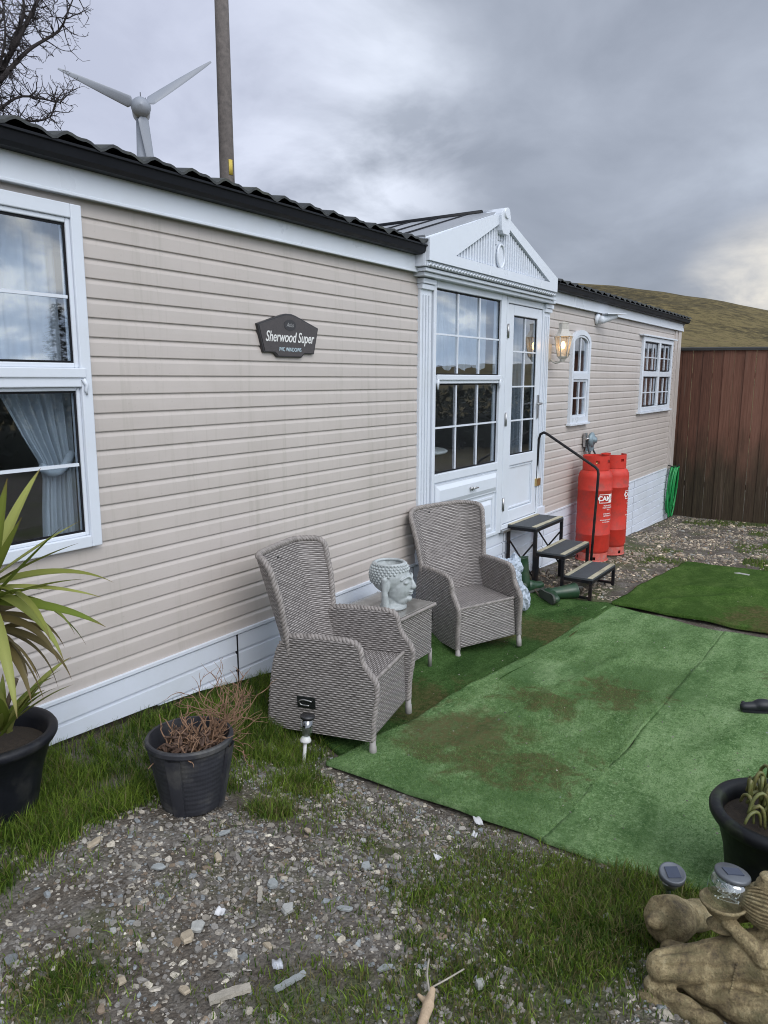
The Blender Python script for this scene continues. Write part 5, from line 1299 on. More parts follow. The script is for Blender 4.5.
# right pot with limp succulent
P2 = pot('plant_pot', (2.775, -2.655, gz(2.77, -2.65)-.0), .15, .225, .325, 'large mossy black pot with limp succulent stems, at the right edge', POTM, .82, .028)
sc_ = empty('succulent', (2.775, -2.655, -.16), 0, 'limp yellow green succulent stems drooping in the mossy black pot', 'plant')
mb = MB(); rr = random.Random(6)
for k in range(64):
    a = rr.uniform(0, 6.28); q = rr.uniform(0, .12); b = Vector((q*math.cos(a), q*math.sin(a), 0)); hh_ = rr.uniform(.06, .14); o_ = Vector((rr.uniform(-.05, .05), rr.uniform(-.05, .05), 0))
    pts = [b, b+o_*.2+Vector((0, 0, hh_*.7)), b+o_*.6+Vector((0, 0, hh_)), b+o_*1.1+Vector((0, 0, hh_*.85)), b+o_*1.4+Vector((0, 0, hh_*.4))]
    s_ = smooth_path(pts, .012); mb.tube(s_, [.0042+.0024*math.sin(3.14*j/len(s_)) for j in range(len(s_))], 6)
mb.obj('stems', simple('succulent_stem', (.11, .12, .035), .5, .5, 25, grime=(.26, .19, .08), gs=30, gamt=.7), sc_)

# ================================================================== SOLAR LIGHTS
CLEAR = glassmat('clear_plastic', .10, (.86, .90, .88)); PANEL = simple('solar_cell', (.045, .055, .085), .2, .1, 10); GREYP = simple('grey_lid', (.12, .13, .145), .4, .15, 20, metal=.3); WHITEPL = simple('white_plastic', (.62, .62, .60), .45)
s1 = empty('solar_stake_light', (2.505, -.712, gz(2.505, -.712)-.01), 0, 'small solar stake light with white stem, standing before the near armchair', 'solar light')
s1.rotation_euler = (R(3), R(5), 0)
mb = MB(); mb.tube([(0, 0, 0), (0, 0, .125)], .0085, 8); mb.obj('stake', WHITEPL, s1)
mb = MB(); mb.lathe([(.008, .115), (.026, .125), (.027, .132), (.014, .155), (.0, .157)], n=18); mb.obj('cup', WHITEPL, s1)
mb = MB(); mb.lathe([(0, .152), (.019, .156), (.021, .20), (.017, .232), (0, .234)], n=16); mb.obj('reflector', STEEL, s1)
mb = MB(); mb.lathe([(.020, .150), (.030, .165), (.031, .238), (.0, .2385)], n=20); mb.obj('lens', CLEAR, s1)
mb = MB(); mb.lathe([(0, .2), (.024, .2), (.026, .238), (.034, .240), (.034, .252), (.0, .253)], n=20); mb.obj('cap', simple('black_cap', (.02, .02, .022), .35), s1)
s2 = empty('solar_stake_light', (2.375, -2.385, gz(2.375, -2.385)), 0, 'solar stake light with round tilted panel in the grass beside the black pot', 'solar light')
mb = MB(); mb.tube([(0, 0, -.01), (0, 0, .11)], .008, 8); mb.obj('stake', simple('black_stake', (.02, .02, .02), .5), s2)
M2 = Matrix.Rotation(R(16), 3, Vector((.55, -.83, 0)))
mb = MB(); mb.lathe([(.014, .0), (.034, .012), (.037, .03), (.034, .055), (0, .056)], (0, 0, .105), 22, M2); mb.obj('lens', CLEAR, s2)
mb = MB(); mb.lathe([(0, .012), (.022, .016), (.026, .034), (.020, .052), (0, .054)], (0, 0, .105), 16, M2); mb.obj('reflector', STEEL, s2)
mb = MB(); mb.lathe([(0, .056), (.036, .056), (.042, .06), (.042, .076), (.039, .079), (.036, .077), (0, .077)], (0, 0, .105), 26, M2); mb.obj('lid', GREYP, s2)
def plate_on(root, c, M, a, b, z):
    mb = MB(); pts = [(-a, -b, z), (a, -b, z), (a, b, z), (-a, b, z)]; top = [tuple(Vector(c)+M @ Vector(p)) for p in pts]; bot = [tuple(Vector(c)+M @ Vector((p[0], p[1], p[2]-.003))) for p in pts]
    i = 0; mb.v = top+bot; mb.face([0, 1, 2, 3]); mb.face([7, 6, 5, 4])
    for k in range(4): k2 = (k+1) % 4; mb.face([k2, k, 4+k, 4+k2])
    return mb.obj('solar_panel', PANEL, root)
plate_on(s2, (0, 0, .105), M2 @ Matrix.Rotation(R(35), 3, 'Z'), .021, .021, .0795)

# ================================================================== GARDEN STATUE (kneeling woman with a bowl), lying finial, solar jar
m, t = newmat('weathered_cast_stone'); v = t.coord()
n1 = t.noise(v, 9, 6, .65, .3); n2 = t.noise(v, 55, 5, .7)
cc = t.ramp(t.math('ADD', t.math('MULTIPLY', n1, .6), t.math('MULTIPLY', n2, .4)), [(.36, (.070, .052, .030)), (.46, (.195, .148, .075)), (.54, (.33, .262, .140)), (.64, (.46, .39, .24))])
cc = t.mix(t.maprange(t.noise(v, 14, 6, .7), .48, .64, 0, .75), cc, (.070, .062, .024))
spk = t.noise(v, 160, 3, .7); cc = t.mix(t.maprange(spk, .55, .68, 0, .6), cc, (.05, .042, .022)); t.put(t.b.inputs['Base Color'], cc); t.b.inputs['Roughness'].default_value = .8; t.put(t.b.inputs['Normal'], t.bump(t.math('ADD', n2, spk), .8, .005)); CAST = m
so = Vector((1.95, -2.60, -.290))
stt = empty('garden_statue', so, 0, 'weathered stone statue of a kneeling woman holding up a bowl, bottom right corner', 'statue')
def L_(p): return Vector(p)-so
mb = MB()
thL, thM = L_((1.900, -2.480, -.208)), L_((1.965, -2.60, -.184)); hip = L_((2.03, -2.745, -.150))
capsule(mb, thL, thM, .046, .060); capsule(mb, thM, hip, .060, .085)
capsule(mb, L_((1.935, -2.470, -.230)), L_((2.04, -2.64, -.20)), .038, .055)                       # far thigh
capsule(mb, L_((1.880, -2.462, -.258)), L_((1.795, -2.70, -.258)), .027, .034); capsule(mb, L_((1.93, -2.53, -.240)), L_((1.90, -2.76, -.235)), .034, .055)  # folded shin under the skirt
capsule(mb, L_((1.93, -2.48, -.235)), L_((1.99, -2.70, -.235)), .042, .050)
capsule(mb, hip, L_((2.075, -2.735, -.115)), .078, .070); capsule(mb, L_((2.075, -2.735, -.115)), L_((2.085, -2.725, -.06)), .066, .045)
capsule(mb, L_((1.855, -2.445, -.292)), L_((1.765, -2.72, -.292)), .024, .026); capsule(mb, L_((2.08, -2.46, -.292)), L_((2.16, -2.80, -.292)), .03, .03); ell(mb, L_((2.0, -2.66, -.292)), (.12, .19, .026))
body = mb
# arm: shoulder > elbow > wrist
capsule(mb, L_((2.045, -2.775, -.075)), L_((1.960, -2.705, -.112)), .032, .029); capsule(mb, L_((1.960, -2.705, -.112)), L_((1.975, -2.640, -.078)), .028, .018)
ell(mb, L_((1.982, -2.622, -.070)), (.021, .024, .016))
for k in range(5):
    b0 = L_((1.970+.006*k, -2.618+.001*k, -.064-.004*abs(k-2))); mb_d = Vector((.016, .022-.004*k, .012))
    capsule(mb, b0, b0+mb_d*(.8 if k in (0, 4) else 1.05), .0066, .0056, 8); capsule(mb, b0+mb_d, b0+mb_d+Vector((.012, .006, -.006)), .0046, .004, 8)
capsule(mb, L_((2.11, -2.70, -.075)), L_((2.10, -2.62, -.12)), .024, .020); capsule(mb, L_((2.10, -2.62, -.12)), L_((2.045, -2.590, -.065)), .019, .013)
# neck, head, nose, bun
capsule(mb, L_((2.085, -2.715, -.06)), L_((2.07, -2.70, -.01)), .026, .026)
ell(mb, L_((2.047, -2.695, -.025)), (.060, .064, .060)); ell(mb, L_((2.05, -2.665, -.035)), (.036, .03, .042)); capsule(mb, L_((2.045, -2.635, -.030)), L_((2.043, -2.628, -.045)), .005, .008)
for s_ in (-.016, .016): ell(mb, L_((2.048+s_, -2.640, -.024)), (.008, .005, .005))
ell(mb, L_((2.044, -2.637, -.060)), (.012, .006, .004)); 
bd = remesh(mb, 'figure', CAST, stt, .0034, 2)
co = np.zeros(len(bd.data.vertices)*3); bd.data.vertices.foreach_get('co', co); co = co.reshape(-1, 3); nn_ = np.zeros(len(co)*3); bd.data.vertices.foreach_get('normal', nn_); nn_ = nn_.reshape(-1, 3)
wx, wy, wz = co[:, 0]+so.x, co[:, 1]+so.y, co[:, 2]+so.z
skirt = np.clip((-.128-wz)/.02, 0, 1)*np.clip((-wy-2.44)/.03, 0, 1)
fold = np.sin((wx*1.0-1.9)*120+(wy+2.5)*60+(wz+.2)*90+6*fbm(wx*14, wy*14, 2, 5))*.5+.5
co -= nn_*(skirt*(fold**2)*.0065)[:, None]; co += nn_*((fbm(wx*90+wz*60, wy*90, 3, 8)-.5)*.0022)[:, None]; bd.data.vertices.foreach_set('co', co.ravel())
# skirt folds and beaded hem, hair strands
rs = np.random.default_rng(3)
mb = MB(); hc = L_((2.047, -2.695, -.025))
for k in range(15):
    a = -1.2+k*.17; pts = []
    for j in range(9):
        b = -1.1+j*.3; rad = 1.0
        p = hc+Vector((.060*math.cos(a)*math.cos(b)*-1, .064*math.sin(b), .062*math.sin(a)*math.cos(b)+.004)); pts.append(p)
    mb.tube(smooth_path(pts, .01), .0036, 5)
mb.obj('hair', CAST, stt)
mb = MB(); mb.lathe([(.034, 0), (.030, .018), (.022, .030), (.024, .036), (.021, .040), (0, .038)], hc+Vector((.002, .000, .048)), 20); mb.obj('hair_bun', CAST, stt)
mb = MB()
for k in range(22):
    tt = k/21; p = L_((1.885+.05*tt, -2.640+.02*math.sin(tt*3), -.118-.13*tt)) ; mb.sphere(L_((1.952-.070*tt-.012*math.sin(3.1*tt), -2.652+.010*tt, -.116-.125*tt)), .0036, 6, 4)
mb.obj('skirt_beading', CAST, stt)
# bowl
bc = L_((2.012, -2.598, -.108))
mb = MB(); mb.lathe([(.0, .0), (.036, .0), (.040, .006), (.024, .020), (.022, .028), (.040, .045), (.050, .062), (.060, .072), (.061, .078), (.056, .079), (.044, .066), (.0, .052)], bc, 32, Matrix.Rotation(R(-3), 3, Vector((.55, -.83, 0)))); mb.obj('bowl', CAST, stt)
# jar
jr = empty('solar_jar', (2.028, -2.600, -.050), 0, 'glass solar jar with grey panel lid resting in the statue bowl', 'solar light')
MJ = Matrix.Rotation(R(-2), 3, Vector((.55, -.83, 0))) @ Matrix.Rotation(R(8), 3, Vector((.83, .55, 0)))
def wob(a, k, z): return 1+.018*math.sin(a*9+k*1.3)*math.sin(k*2.1)
mb = MB(); mb.lathe([(.0, .002), (.024, .003), (.042, .014), (.053, .036), (.054, .058), (.049, .076), (.042, .086)], (0, 0, 0), 36, MJ, fn=wob); mb.obj('jar', glassmat('crackle_glass', .16, (.90, .95, .93)), jr)
mb = MB(); mb.lathe([(.0, .082), (.042, .084), (.046, .088), (.046, .094), (.043, .097), (.0, .0975)], (0, 0, 0), 32, MJ); mb.obj('lid', GREYP, jr)
plate_on(jr, (0, 0, 0), MJ @ Matrix.Rotation(R(-50), 3, 'Z'), .024, .015, .100)
mb = MB(); rr = random.Random(8); pts = [Vector((rr.uniform(-.03, .03), rr.uniform(-.03, .03), rr.uniform(.015, .06))) for _ in range(26)]; mb.tube([MJ @ p for p in smooth_path(pts, .006)], .0009, 4); wr = mb.obj('wire', simple('silver_wire', (.6, .58, .5), .3, metal=.8), jr)
mb = MB()
for p in pts[::1]: mb.sphere(MJ @ p, .0026, 6, 4)
mb.obj('beads', WHITEPL, wr)
# lying finial
fn_ = empty('stone_finial', (2.150, -2.435, gz(2.15, -2.45)+.022), 0, 'weathered stone finial lying on its side in the grass behind the statue', 'finial')
ax = Vector((-.93, .36, .36)).normalized(); MF = ax.to_track_quat('Z', 'Y').to_matrix()
mb = MB(); mb.lathe([(.0, -.20), (.045, -.20), (.048, -.15), (.044, -.10), (.052, -.085), (.050, -.07), (.058, -.06), (.066, -.03), (.068, .0), (.068, .018), (.062, .034), (.040, .040), (.024, .044), (.027, .052), (.027, .066), (.020, .088), (.010, .106), (.0, .110)], (0, 0, .085), 40, MF, fn=lambda a, k, z: 1+(.02*math.sin(a*8) if -.05 < z < .045 else 0))
mb.obj('shaft', CAST, fn_)

# ================================================================== BOOTS, BAG, STRAYS
BOOT = simple('green_rubber_boot', (.020, .052, .026), .35, .2, 12, grime=(.10, .09, .06), gs=10, gamt=.5)
def make_boot(label, loc, rot):
    root = empty('rubber_boot', loc, 0, label, 'boot', 'pair of rubber boots by the steps'); root.rotation_euler = rot
    mb = MB(); prof = [(.050, .05), (.048, .10), (.052, .17), (.060, .25), (.066, .31), (.070, .315), (.066, .318), (.060, .31), (.050, .2), (.0, .12)]
    mb.lathe(prof, (0, 0, 0), 26); 
    mb.obj('shaft', BOOT, root)
    mb = MB(); capsule(mb, (0, .015, .055), (.0, -.16, .038), .048, .036); ell(mb, (0, .01, .07), (.049, .052, .06)); capsule(mb, (0, -.05, .065), (0, -.12, .045), .045, .036); remesh(mb, 'foot', BOOT, root, .006, 4)
    mb = MB(); O_ = [(.038*math.cos(a), .03+.042*math.sin(a)) for a in np.linspace(0, math.pi, 9)]+[(-.036, -.04), (-.044, -.13)]+[(.044*math.cos(a), -.15+.045*math.sin(a)) for a in np.linspace(math.pi, 2*math.pi, 9)]+[(.036, -.04)]
    mb.extrude(O_, (0, 0, .010), (1, 0, 0), (0, 1, 0), .018); mb.obj('sole', simple('boot_sole', (.05, .055, .045), .7), root)
    return root
make_boot('green rubber boot standing upright beside the steps', (5.98, -.33, gz(5.98, -.33)+.012), (R(-6), R(10), R(60)))
make_boot('green rubber boot lying on its side on the turf by the steps', (5.93, -.50, gz(5.93, -.5)+.065), (R(10), R(88), R(-30)))
# crumpled bag behind the chair arm
m, t = newmat('pale_blue_plastic_bag'); v = t.coord(); w_ = t.noise(v, 11, 5, .7, 1.2)
t.put(t.b.inputs['Base Color'], t.ramp(w_, [(.3, (.30, .36, .44)), (.7, (.52, .57, .64))])); t.b.inputs['Roughness'].default_value = .35; t.put(t.b.inputs['Normal'], t.bump(t.voro(v, 26), .9, .02)); BAG = m
mb = MB(); ell(mb, (0, 0, .20), (.12, .14, .20)); ell(mb, (.03, -.05, .12), (.13, .12, .13)); ell(mb, (-.08, .04, .32), (.10, .09, .10)); ell(mb, (.08, -.03, .33), (.09, .07, .08)); ell(mb, (.08, -.10, .08), (.10, .08, .09))
o = remesh(mb, 'plastic_bag', BAG, None, .012, 2)
me = o.data; co = np.zeros(len(me.vertices)*3); me.vertices.foreach_get('co', co); co = co.reshape(-1, 3); no = np.zeros(len(me.vertices)*3); me.vertices.foreach_get('normal', no); no = no.reshape(-1, 3)
dn = np.abs(fbm(co[:, 0]*16+co[:, 2]*11, co[:, 1]*16+co[:, 2]*7, 4, 33)-.5)*.11-.02; co += no*dn[:, None]; co[:, 2] = np.maximum(co[:, 2], 0); me.vertices.foreach_set('co', co.ravel())
for p in me.polygons: p.use_smooth = False
o.scale = (1.0, 1.0, 1.12); o.location = (5.40, -.40, gz(5.40, -.40)+.01); tag(o, 'crumpled pale blue plastic bag standing behind the far armchair', 'bag')
# junk under the steps
JUNK = simple('brown_scrap', (.075, .055, .04), .8, .5, 30, .4, 80)
rr = random.Random(21)
mb = MB()
for k in range(14):
    a = Vector((rr.uniform(5.95, 6.75), rr.uniform(-.5, -.1), 0)); a.z = gz(a.x, a.y)+.02; d_ = Vector((rr.uniform(-.2, .2), rr.uniform(-.12, .12), rr.uniform(0, .06)))
    mb.tube(smooth_path([a, a+d_*.5+Vector((0, 0, .02)), a+d_], .03), rr.uniform(.004, .012), 5)
o = mb.obj('garden_debris', JUNK); tag(o, 'brown sticks and scraps heaped under the entry steps', 'debris', kind='stuff')
# black clog and small ball on the turf
BLK = simple('black_rubber', (.010, .011, .015), .5, .2, 20)
cl = empty('garden_shoe', (4.47, -2.37, gz(4.47, -2.37)+.03), R(-60), 'black garden shoe lying on the faded turf at the right edge', 'shoe')
mb = MB(); capsule(mb, (-.07, 0, .022), (.10, 0, .028), .024, .040); ell(mb, (.03, 0, .035), (.06, .038, .034)); capsule(mb, (.10, 0, .028), (.17, 0, .04), .040, .036); remesh(mb, 'upper', BLK, cl, .006, 3)
mb = MB(); mb.extrude([(-.085, -.02), (.0, -.038), (.12, -.042), (.20, -.03), (.205, .03), (.12, .042), (0, .038), (-.085, .02)], (0, 0, .004), (1, 0, 0), (0, 1, 0), .012); mb.obj('sole', BLK, cl)
mb = MB(); mb.sphere((0, 0, 0), .014, 14, 10); mb.v = [(x*(1+.08*math.sin(9*y*40)), y, z) for x, y, z in mb.v]; o = mb.obj('ball', BLK); o.location = (4.54, -2.29, gz(4.54, -2.29)+.03); tag(o, 'small black ball on the faded turf near the shoe', 'ball')

# individual stones, slates and litter lying in the gravel
PALE = simple('pale_slate', (.33, .33, .31), .7, .2, 40, .4, 150); BLUE_ = simple('blue_slate', (.25, .265, .265), .7, .2, 40, .4, 150); TAN = simple('tan_stone', (.36, .30, .22), .75, .2, 40, .4, 150); DWOOD = simple('weathered_wood', (.33, .30, .25), .8, .3, 30, .5, 120); LITTER = simple('white_litter', (.52, .52, .53), .5, .05, 30); QUARTZ = simple('white_quartz', (.62, .62, .60), .5, .1, 30, .3, 90)
def stone(x, y, w, d_, h_, rot, mat, name, label, cat, group=None, seed=0):
    rr = random.Random(seed*31+7); n = rr.choice((5, 6, 7)); mb = MB()
    A_ = sorted([2*math.pi*(k+rr.uniform(-.3, .3))/n for k in range(n)]); ro = [rr.uniform(.75, 1.1) for _ in A_]
    bot = [(w*.5*q*math.cos(a), d_*.5*q*math.sin(a), -h_*.5) for a, q in zip(A_, ro)]; mid = [(x_*1.04, y_*1.04, h_*.1) for x_, y_, _ in bot]; top = [(x_*rr.uniform(.75, .92), y_*rr.uniform(.75, .92), h_*rr.uniform(.4, .6)) for x_, y_, _ in bot]
    mb.v = bot+mid+top; mb.face(list(range(n))[::-1]); mb.face([2*n+k for k in range(n)])
    for l in (0, 1):
        for k in range(n): k2 = (k+1) % n; mb.face([l*n+k, l*n+k2, (l+1)*n+k2, (l+1)*n+k])
    o = mb.obj(name, mat, None); o.location = (x, y, gz(x, y)+h_*.12+.002); o.rotation_euler = (rr.uniform(-.12, .12), rr.uniform(-.12, .12), rot); tag(o, label, cat, group); return o
GS = 'loose stones in the gravel'
stone(1.30, -1.331, .050, .038, .014, .3, PALE, 'stone', 'large flat grey stone split by a crack line, in the middle of the gravel', 'stone', GS, 1)
stone(1.253, -1.34, .060, .040, .014, .9, TAN, 'stone', 'flat buff stone touching the grey one, left of the white litter', 'stone', GS, 2)
stone(1.51, -1.488, .055, .040, .016, 0, PALE, 'stone', 'rounded pale grey stone right of the thin wooden strip', 'stone', GS, 3)
stone(1.575, -1.37, .040, .034, .016, .5, BLUE_, 'stone', 'blue grey stone just beyond the thin wooden strip', 'stone', GS, 4)
stone(1.87, -1.52, .045, .038, .02, 0, BLUE_, 'stone', 'blue grey stone nearest the grass patch in the gravel', 'stone', GS, 5)
stone(1.383, -.738, .070, .022, .012, .2, TAN, 'stone', 'long buff stone at the grass edge beside the black pot', 'stone', GS, 6)
stone(1.574, -1.128, .045, .03, .014, .7, TAN, 'stone', 'buff stone in the gravel in front of the bucket', 'stone', GS, 7)
stone(2.20, -2.235, .035, .028, .02, 0, QUARTZ, 'stone', 'white stone in the bare patch near the statue', 'stone', GS, 8)
stone(1.583, -2.091, .030, .026, .016, .2, PALE, 'stone', 'pale square stone near the bottom of the photo, right of the driftwood', 'stone', GS, 9)
SL = [(1.15, -1.15, 'brownish slate chip farthest left in the gravel, below the large pot'), (1.05, -1.32, 'pale slate chip near the left edge of the photo'), (1.62, -1.62, 'grey slate chip below the thin wooden strip'), (1.72, -1.40, 'buff slate chip between the wooden strip and the blue grey stone'),
 (1.95, -1.20, 'pale slate chip in the gravel ahead of the near armchair'), (1.42, -1.02, 'buff slate chip left of the bucket base'), (1.82, -1.72, 'grey slate chip at the left margin of the grass patch'), (1.12, -1.48, 'pale slate chip above the split weathered wood'),
 (1.70, -1.02, 'grey slate chip right in front of the ribbed bucket'), (2.05, -1.38, 'grey slate chip closest to the turf corner'), (1.36, -1.55, 'buff slate chip above the silvery wrapper'), (1.48, -1.86, 'grey slate chip on the mossy ground above the driftwood')]
for k, (x, y, lb_) in enumerate(SL):
    stone(x, y, .024+.014*(k % 3), .020+.006*(k % 2), .009, k*1.1, (PALE, TAN, BLUE_)[k % 3], 'stone', lb_, 'stone', GS, 20+k)
def scrap(x, y, w, d_, rot, label, mat=LITTER, seed=1, cat='litter', nm='litter_scrap'):
    rr = random.Random(seed); mb = MB(); n = 8
    def fn(u, v): return ((u-.5)*w*(1-.3*math.sin(v*3)), (v-.5)*d_*(1-.35*abs(u-.4)), .004+.005*math.sin(u*4+seed)*math.cos(v*3+seed)+.002*math.sin(v*9))
    mb.patch(fn, n, n, smooth=False); o = mb.obj(nm, mat, None, solid=.0012); o.location = (x, y, gz(x, y)+.008); o.rotation_euler = (.15, -.1, rot); tag(o, label, cat); return o
scrap(1.373, -1.347, .030, .028, .4, 'white litter scrap in the middle of the gravel', seed=1)
scrap(2.547, -1.60, .055, .035, .8, 'torn white paper scrap nearest the turf edge', seed=2)
scrap(2.43, -1.645, .034, .022, .2, 'folded white scrap in the gravel just off the turf edge', seed=3)
scrap(2.138, -1.643, .030, .022, 1.2, 'white scrap at the tip of the grass patch', seed=4)
scrap(1.313, -1.624, .034, .030, .9, 'silvery crumpled wrapper near the bottom of the gravel', simple('silver_wrapper', (.42, .43, .46), .35, .3, 40, metal=.4), 5)
def strip_(x, y, L, w, h_, rot, label, mat, nm, cat, bent=0):
    mb = MB(); n = 10
    pts = [((k/n-.5)*L, bent*math.sin(k/n*3.1)+.0015*math.sin(k*2.2), 0) for k in range(n+1)]
    for k in range(n):
        a, b = pts[k], pts[k+1]; wa = w*(1-.25*abs(k/n-.5)); wb = w*(1-.25*abs((k+1)/n-.5)); i = len(mb.v)
        mb.v += [(a[0], a[1]-wa/2, 0), (b[0], b[1]-wb/2, 0), (b[0], b[1]+wb/2, 0), (a[0], a[1]+wa/2, 0), (a[0], a[1]-wa/2, h_), (b[0], b[1]-wb/2, h_), (b[0], b[1]+wb/2, h_), (a[0], a[1]+wa/2, h_)]
        mb.face([i, i+3, i+2, i+1]); mb.face([i+4, i+5, i+6, i+7]); mb.face([i, i+1, i+5, i+4]); mb.face([i+3, i+7, i+6, i+2])
        if k == 0: mb.face([i, i+4, i+7, i+3])
        if k == n-1: mb.face([i+1, i+2, i+6, i+5])
    o = mb.obj(nm, mat, None); o.location = (x, y, gz(x, y)+.004); o.rotation_euler = (0, -.05, rot); tag(o, label, cat); return o
strip_(1.507, -1.38, .065, .014, .006, R(40), 'thin pale wooden strip standing out in the gravel', DWOOD, 'wood_strip', 'wood')
strip_(1.17, -1.594, .105, .024, .012, R(-35), 'split weathered wood piece near the bottom left of the gravel', DWOOD, 'wood_piece', 'wood', .004)
strip_(1.29, -1.69, .09, .014, .010, R(-20), 'grey slate splinter right of the weathered wood piece', BLUE_, 'slate_splinter', 'stone')
dw = empty('driftwood', (1.40, -2.03, gz(1.4, -2.03)+.01), 0, 'forked pale driftwood with a knobbly end at the bottom edge', 'wood')
mb = MB(); capsule(mb, (-.06, -.02, .004), (.02, .0, .010), .010, .015); capsule(mb, (.02, .0, .010), (.055, .01, .02), .013, .009); capsule(mb, (.02, 0, .01), (.03, .035, .012), .010, .005); remesh(mb, 'knot', simple('pale_driftwood', (.40, .30, .20), .8, .3, 40), dw, .003, 3)
mb = MB(); mb.tube(smooth_path([(.03, .0, .02), (.08, .04, .03), (.14, .07, .02)], .01), .0028, 5); mb.tube(smooth_path([(.05, .03, .01), (.11, .0, .015), (.17, -.02, .012)], .01), .0024, 5); mb.obj('twig', DWOOD, dw)
stone(8.01, -1.75, .30, .17, .05, .3, PALE, 'stone', 'broad pale slab of stone at the far corner of the mossy turf', 'stone', None, 41)
stone(7.3, -1.98, .16, .12, .05, .3, QUARTZ, 'stone', 'white stone on the mossy turf at the right edge', 'stone', None, 42)

# ================================================================== BEHIND THE CARAVAN: pole, turbine, tree
WOODP = simple('weathered_pole', (.115, .10, .092), .85, .45, 14, .8, 40)
po_ = empty('telegraph_pole', (9.72, 6.88, -.6), 0, 'weathered wooden telegraph pole rising behind the caravan roof', 'pole')
mb = MB(); mb.tube([(0, 0, 0), (0, 0, 3.0), (.0, .0, 6), (.02, .02, 10.2)], [.15, .135, .122, .105], 18); mb.obj('pole', WOODP, po_)
mb = MB(); a0 = math.atan2(-2.85-6.88, -9.72)
mb.patch(lambda u, v: (.131*math.cos(a0+.25+.55*u), .131*math.sin(a0+.25+.55*u), 5.30+.24*v), 6, 2); mb.obj('tag', simple('yellow_tag', (.50, .38, .06), .5), po_, solid=.004)
mb = MB(); mb.box((-.04, -1.0, 9.6), (.04, 1.0, 9.7)); mb.obj('crossarm', WOODP, po_)

TURB = simple('turbine_white', (.24, .26, .30), .4, .05, .3)
tz0 = float(terrain(np.array([62.8]), np.array([73.6]))[0])
wt = empty('wind_turbine', (62.8, 73.6, tz0), 0, 'white three bladed wind turbine beyond the caravan roof', 'wind turbine')
hubz = 31.6-tz0
fwd = Vector((math.cos(R(yaw)), math.sin(R(yaw)), 0)); rgt = Vector((math.sin(R(yaw)), -math.cos(R(yaw)), 0))
toc = Vector((-62.8, -2.85-73.6, 0)).normalized()
mb = MB(); mb.tube([(0, 0, 0), (0, 0, hubz*.5), (0, 0, hubz-.4)], [1.25, 1.0, .62], 24); mb.obj('tower', TURB, wt)
hc = Vector((0, 0, hubz+.5))+toc*1.2
mb = MB(); MT = toc.to_track_quat('Z', 'Y').to_matrix(); mb.lathe([(.0, -3.4), (.7, -3.3), (1.0, -2.6), (1.05, -.6), (1.12, 0), (.95, .55), (.55, .95), (0, 1.1)], hc, 24, MT); mb.obj('nacelle', TURB, wt)
mb = MB()
for q in (-.45, .0, .5): mb.tube([hc-toc*2.2+rgt*q*1.2+Vector((0, 0, .9)), hc-toc*2.2+rgt*q*1.2+Vector((0, 0, 1.7+.6*(q == 0)))], .05, 5)
mb.tube([hc-toc*2.2-rgt*.7+Vector((0, 0, 1.5)), hc-toc*2.2+rgt*.8+Vector((0, 0, 1.5))], .05, 5); mb.obj('anemometer', DKMET, wt)
tn = toc.cross(Vector((0, 0, 1))).normalized(); tn = -tn if tn.dot(rgt) < 0 else tn
for ang, LL in ((160, 9.2), (35, 9.9), (278, 10.0)):
    d_ = tn*math.cos(R(ang))+Vector((0, 0, 1))*math.sin(R(ang)); ch = d_.cross(toc).normalized(); mb = MB()
    def fn(u, v):
        s = .6+u*(LL-.6); c = (.45 if u < .06 else .85*(1-((u-.06)/.94))**.8+.16); c = c if u > 0 else .35
        a = v*2*math.pi; th = .22*(1-u*.85); tw_ = .5*(1-u)
        return hc+d_*s+(ch*math.cos(tw_)+toc*math.sin(tw_))*(c*math.cos(a)*.5)*1.3+(toc*math.cos(tw_)-ch*math.sin(tw_))*(th*math.sin(a)*.5)
    mb.patch(fn, 24, 12); mb.obj('blade', TURB, wt)

# bare hawthorn like tree
BARK = simple('dark_bark', (.030, .024, .024), .9, .35, 12, .6, 60)
tree = empty('bare_tree', (6.05, 9.9, -.45), 0, 'leafless dark tree with twiggy branches behind the caravan, top left', 'tree')
TO = Vector((6.05, 9.9, -.45)); rr = random.Random(15)
limbs = [[(6.10, 9.86, .3), (6.35, 9.94, 2.57), (7.15, 10.01, 4.85), (7.62, 9.95, 6.17), (7.80, 9.6, 6.75), (8.1, 9.42, 7.42), (8.51, 9.62, 8.23)],
 [(7.55, 9.8, 6.1), (7.96, 9.6, 6.65), (8.40, 9.36, 7.05), (8.45, 9.15, 7.3), (8.55, 9.05, 7.6)], [(7.18, 9.9, 5.3), (7.68, 9.6, 5.85), (8.09, 9.53, 5.95), (8.2, 9.15, 5.85), (8.28, 9.1, 5.95)],
 [(6.96, 9.98, 4.6), (7.53, 9.67, 5.50), (7.94, 9.63, 5.57), (8.05, 9.25, 5.60), (8.15, 9.15, 5.9)], [(7.5, 9.9, 6.0), (7.71, 9.8, 6.78), (7.97, 10.22, 7.57)], [(7.72, 9.7, 6.6), (7.98, 9.64, 7.26), (8.2, 10.07, 7.9)],
 [(6.35, 9.94, 2.57), (6.2, 10.4, 4.2), (6.6, 10.9, 5.8), (6.9, 11.1, 7.3)], [(6.35, 9.94, 2.57), (5.7, 9.7, 4.0), (5.2, 9.6, 5.6), (5.1, 9.3, 7.0)], [(6.9, 10.0, 4.2), (6.9, 9.5, 5.6), (7.1, 9.2, 6.7), (7.3, 9.3, 7.6)], [(7.0, 10.0, 4.7), (7.4, 10.4, 5.5), (7.9, 10.6, 6.3), (8.3, 10.5, 7.0)]]
rad = [.13, .045, .035, .035, .03, .04, .06, .06, .04, .04]
segsV = MB(); trunk_ = MB()
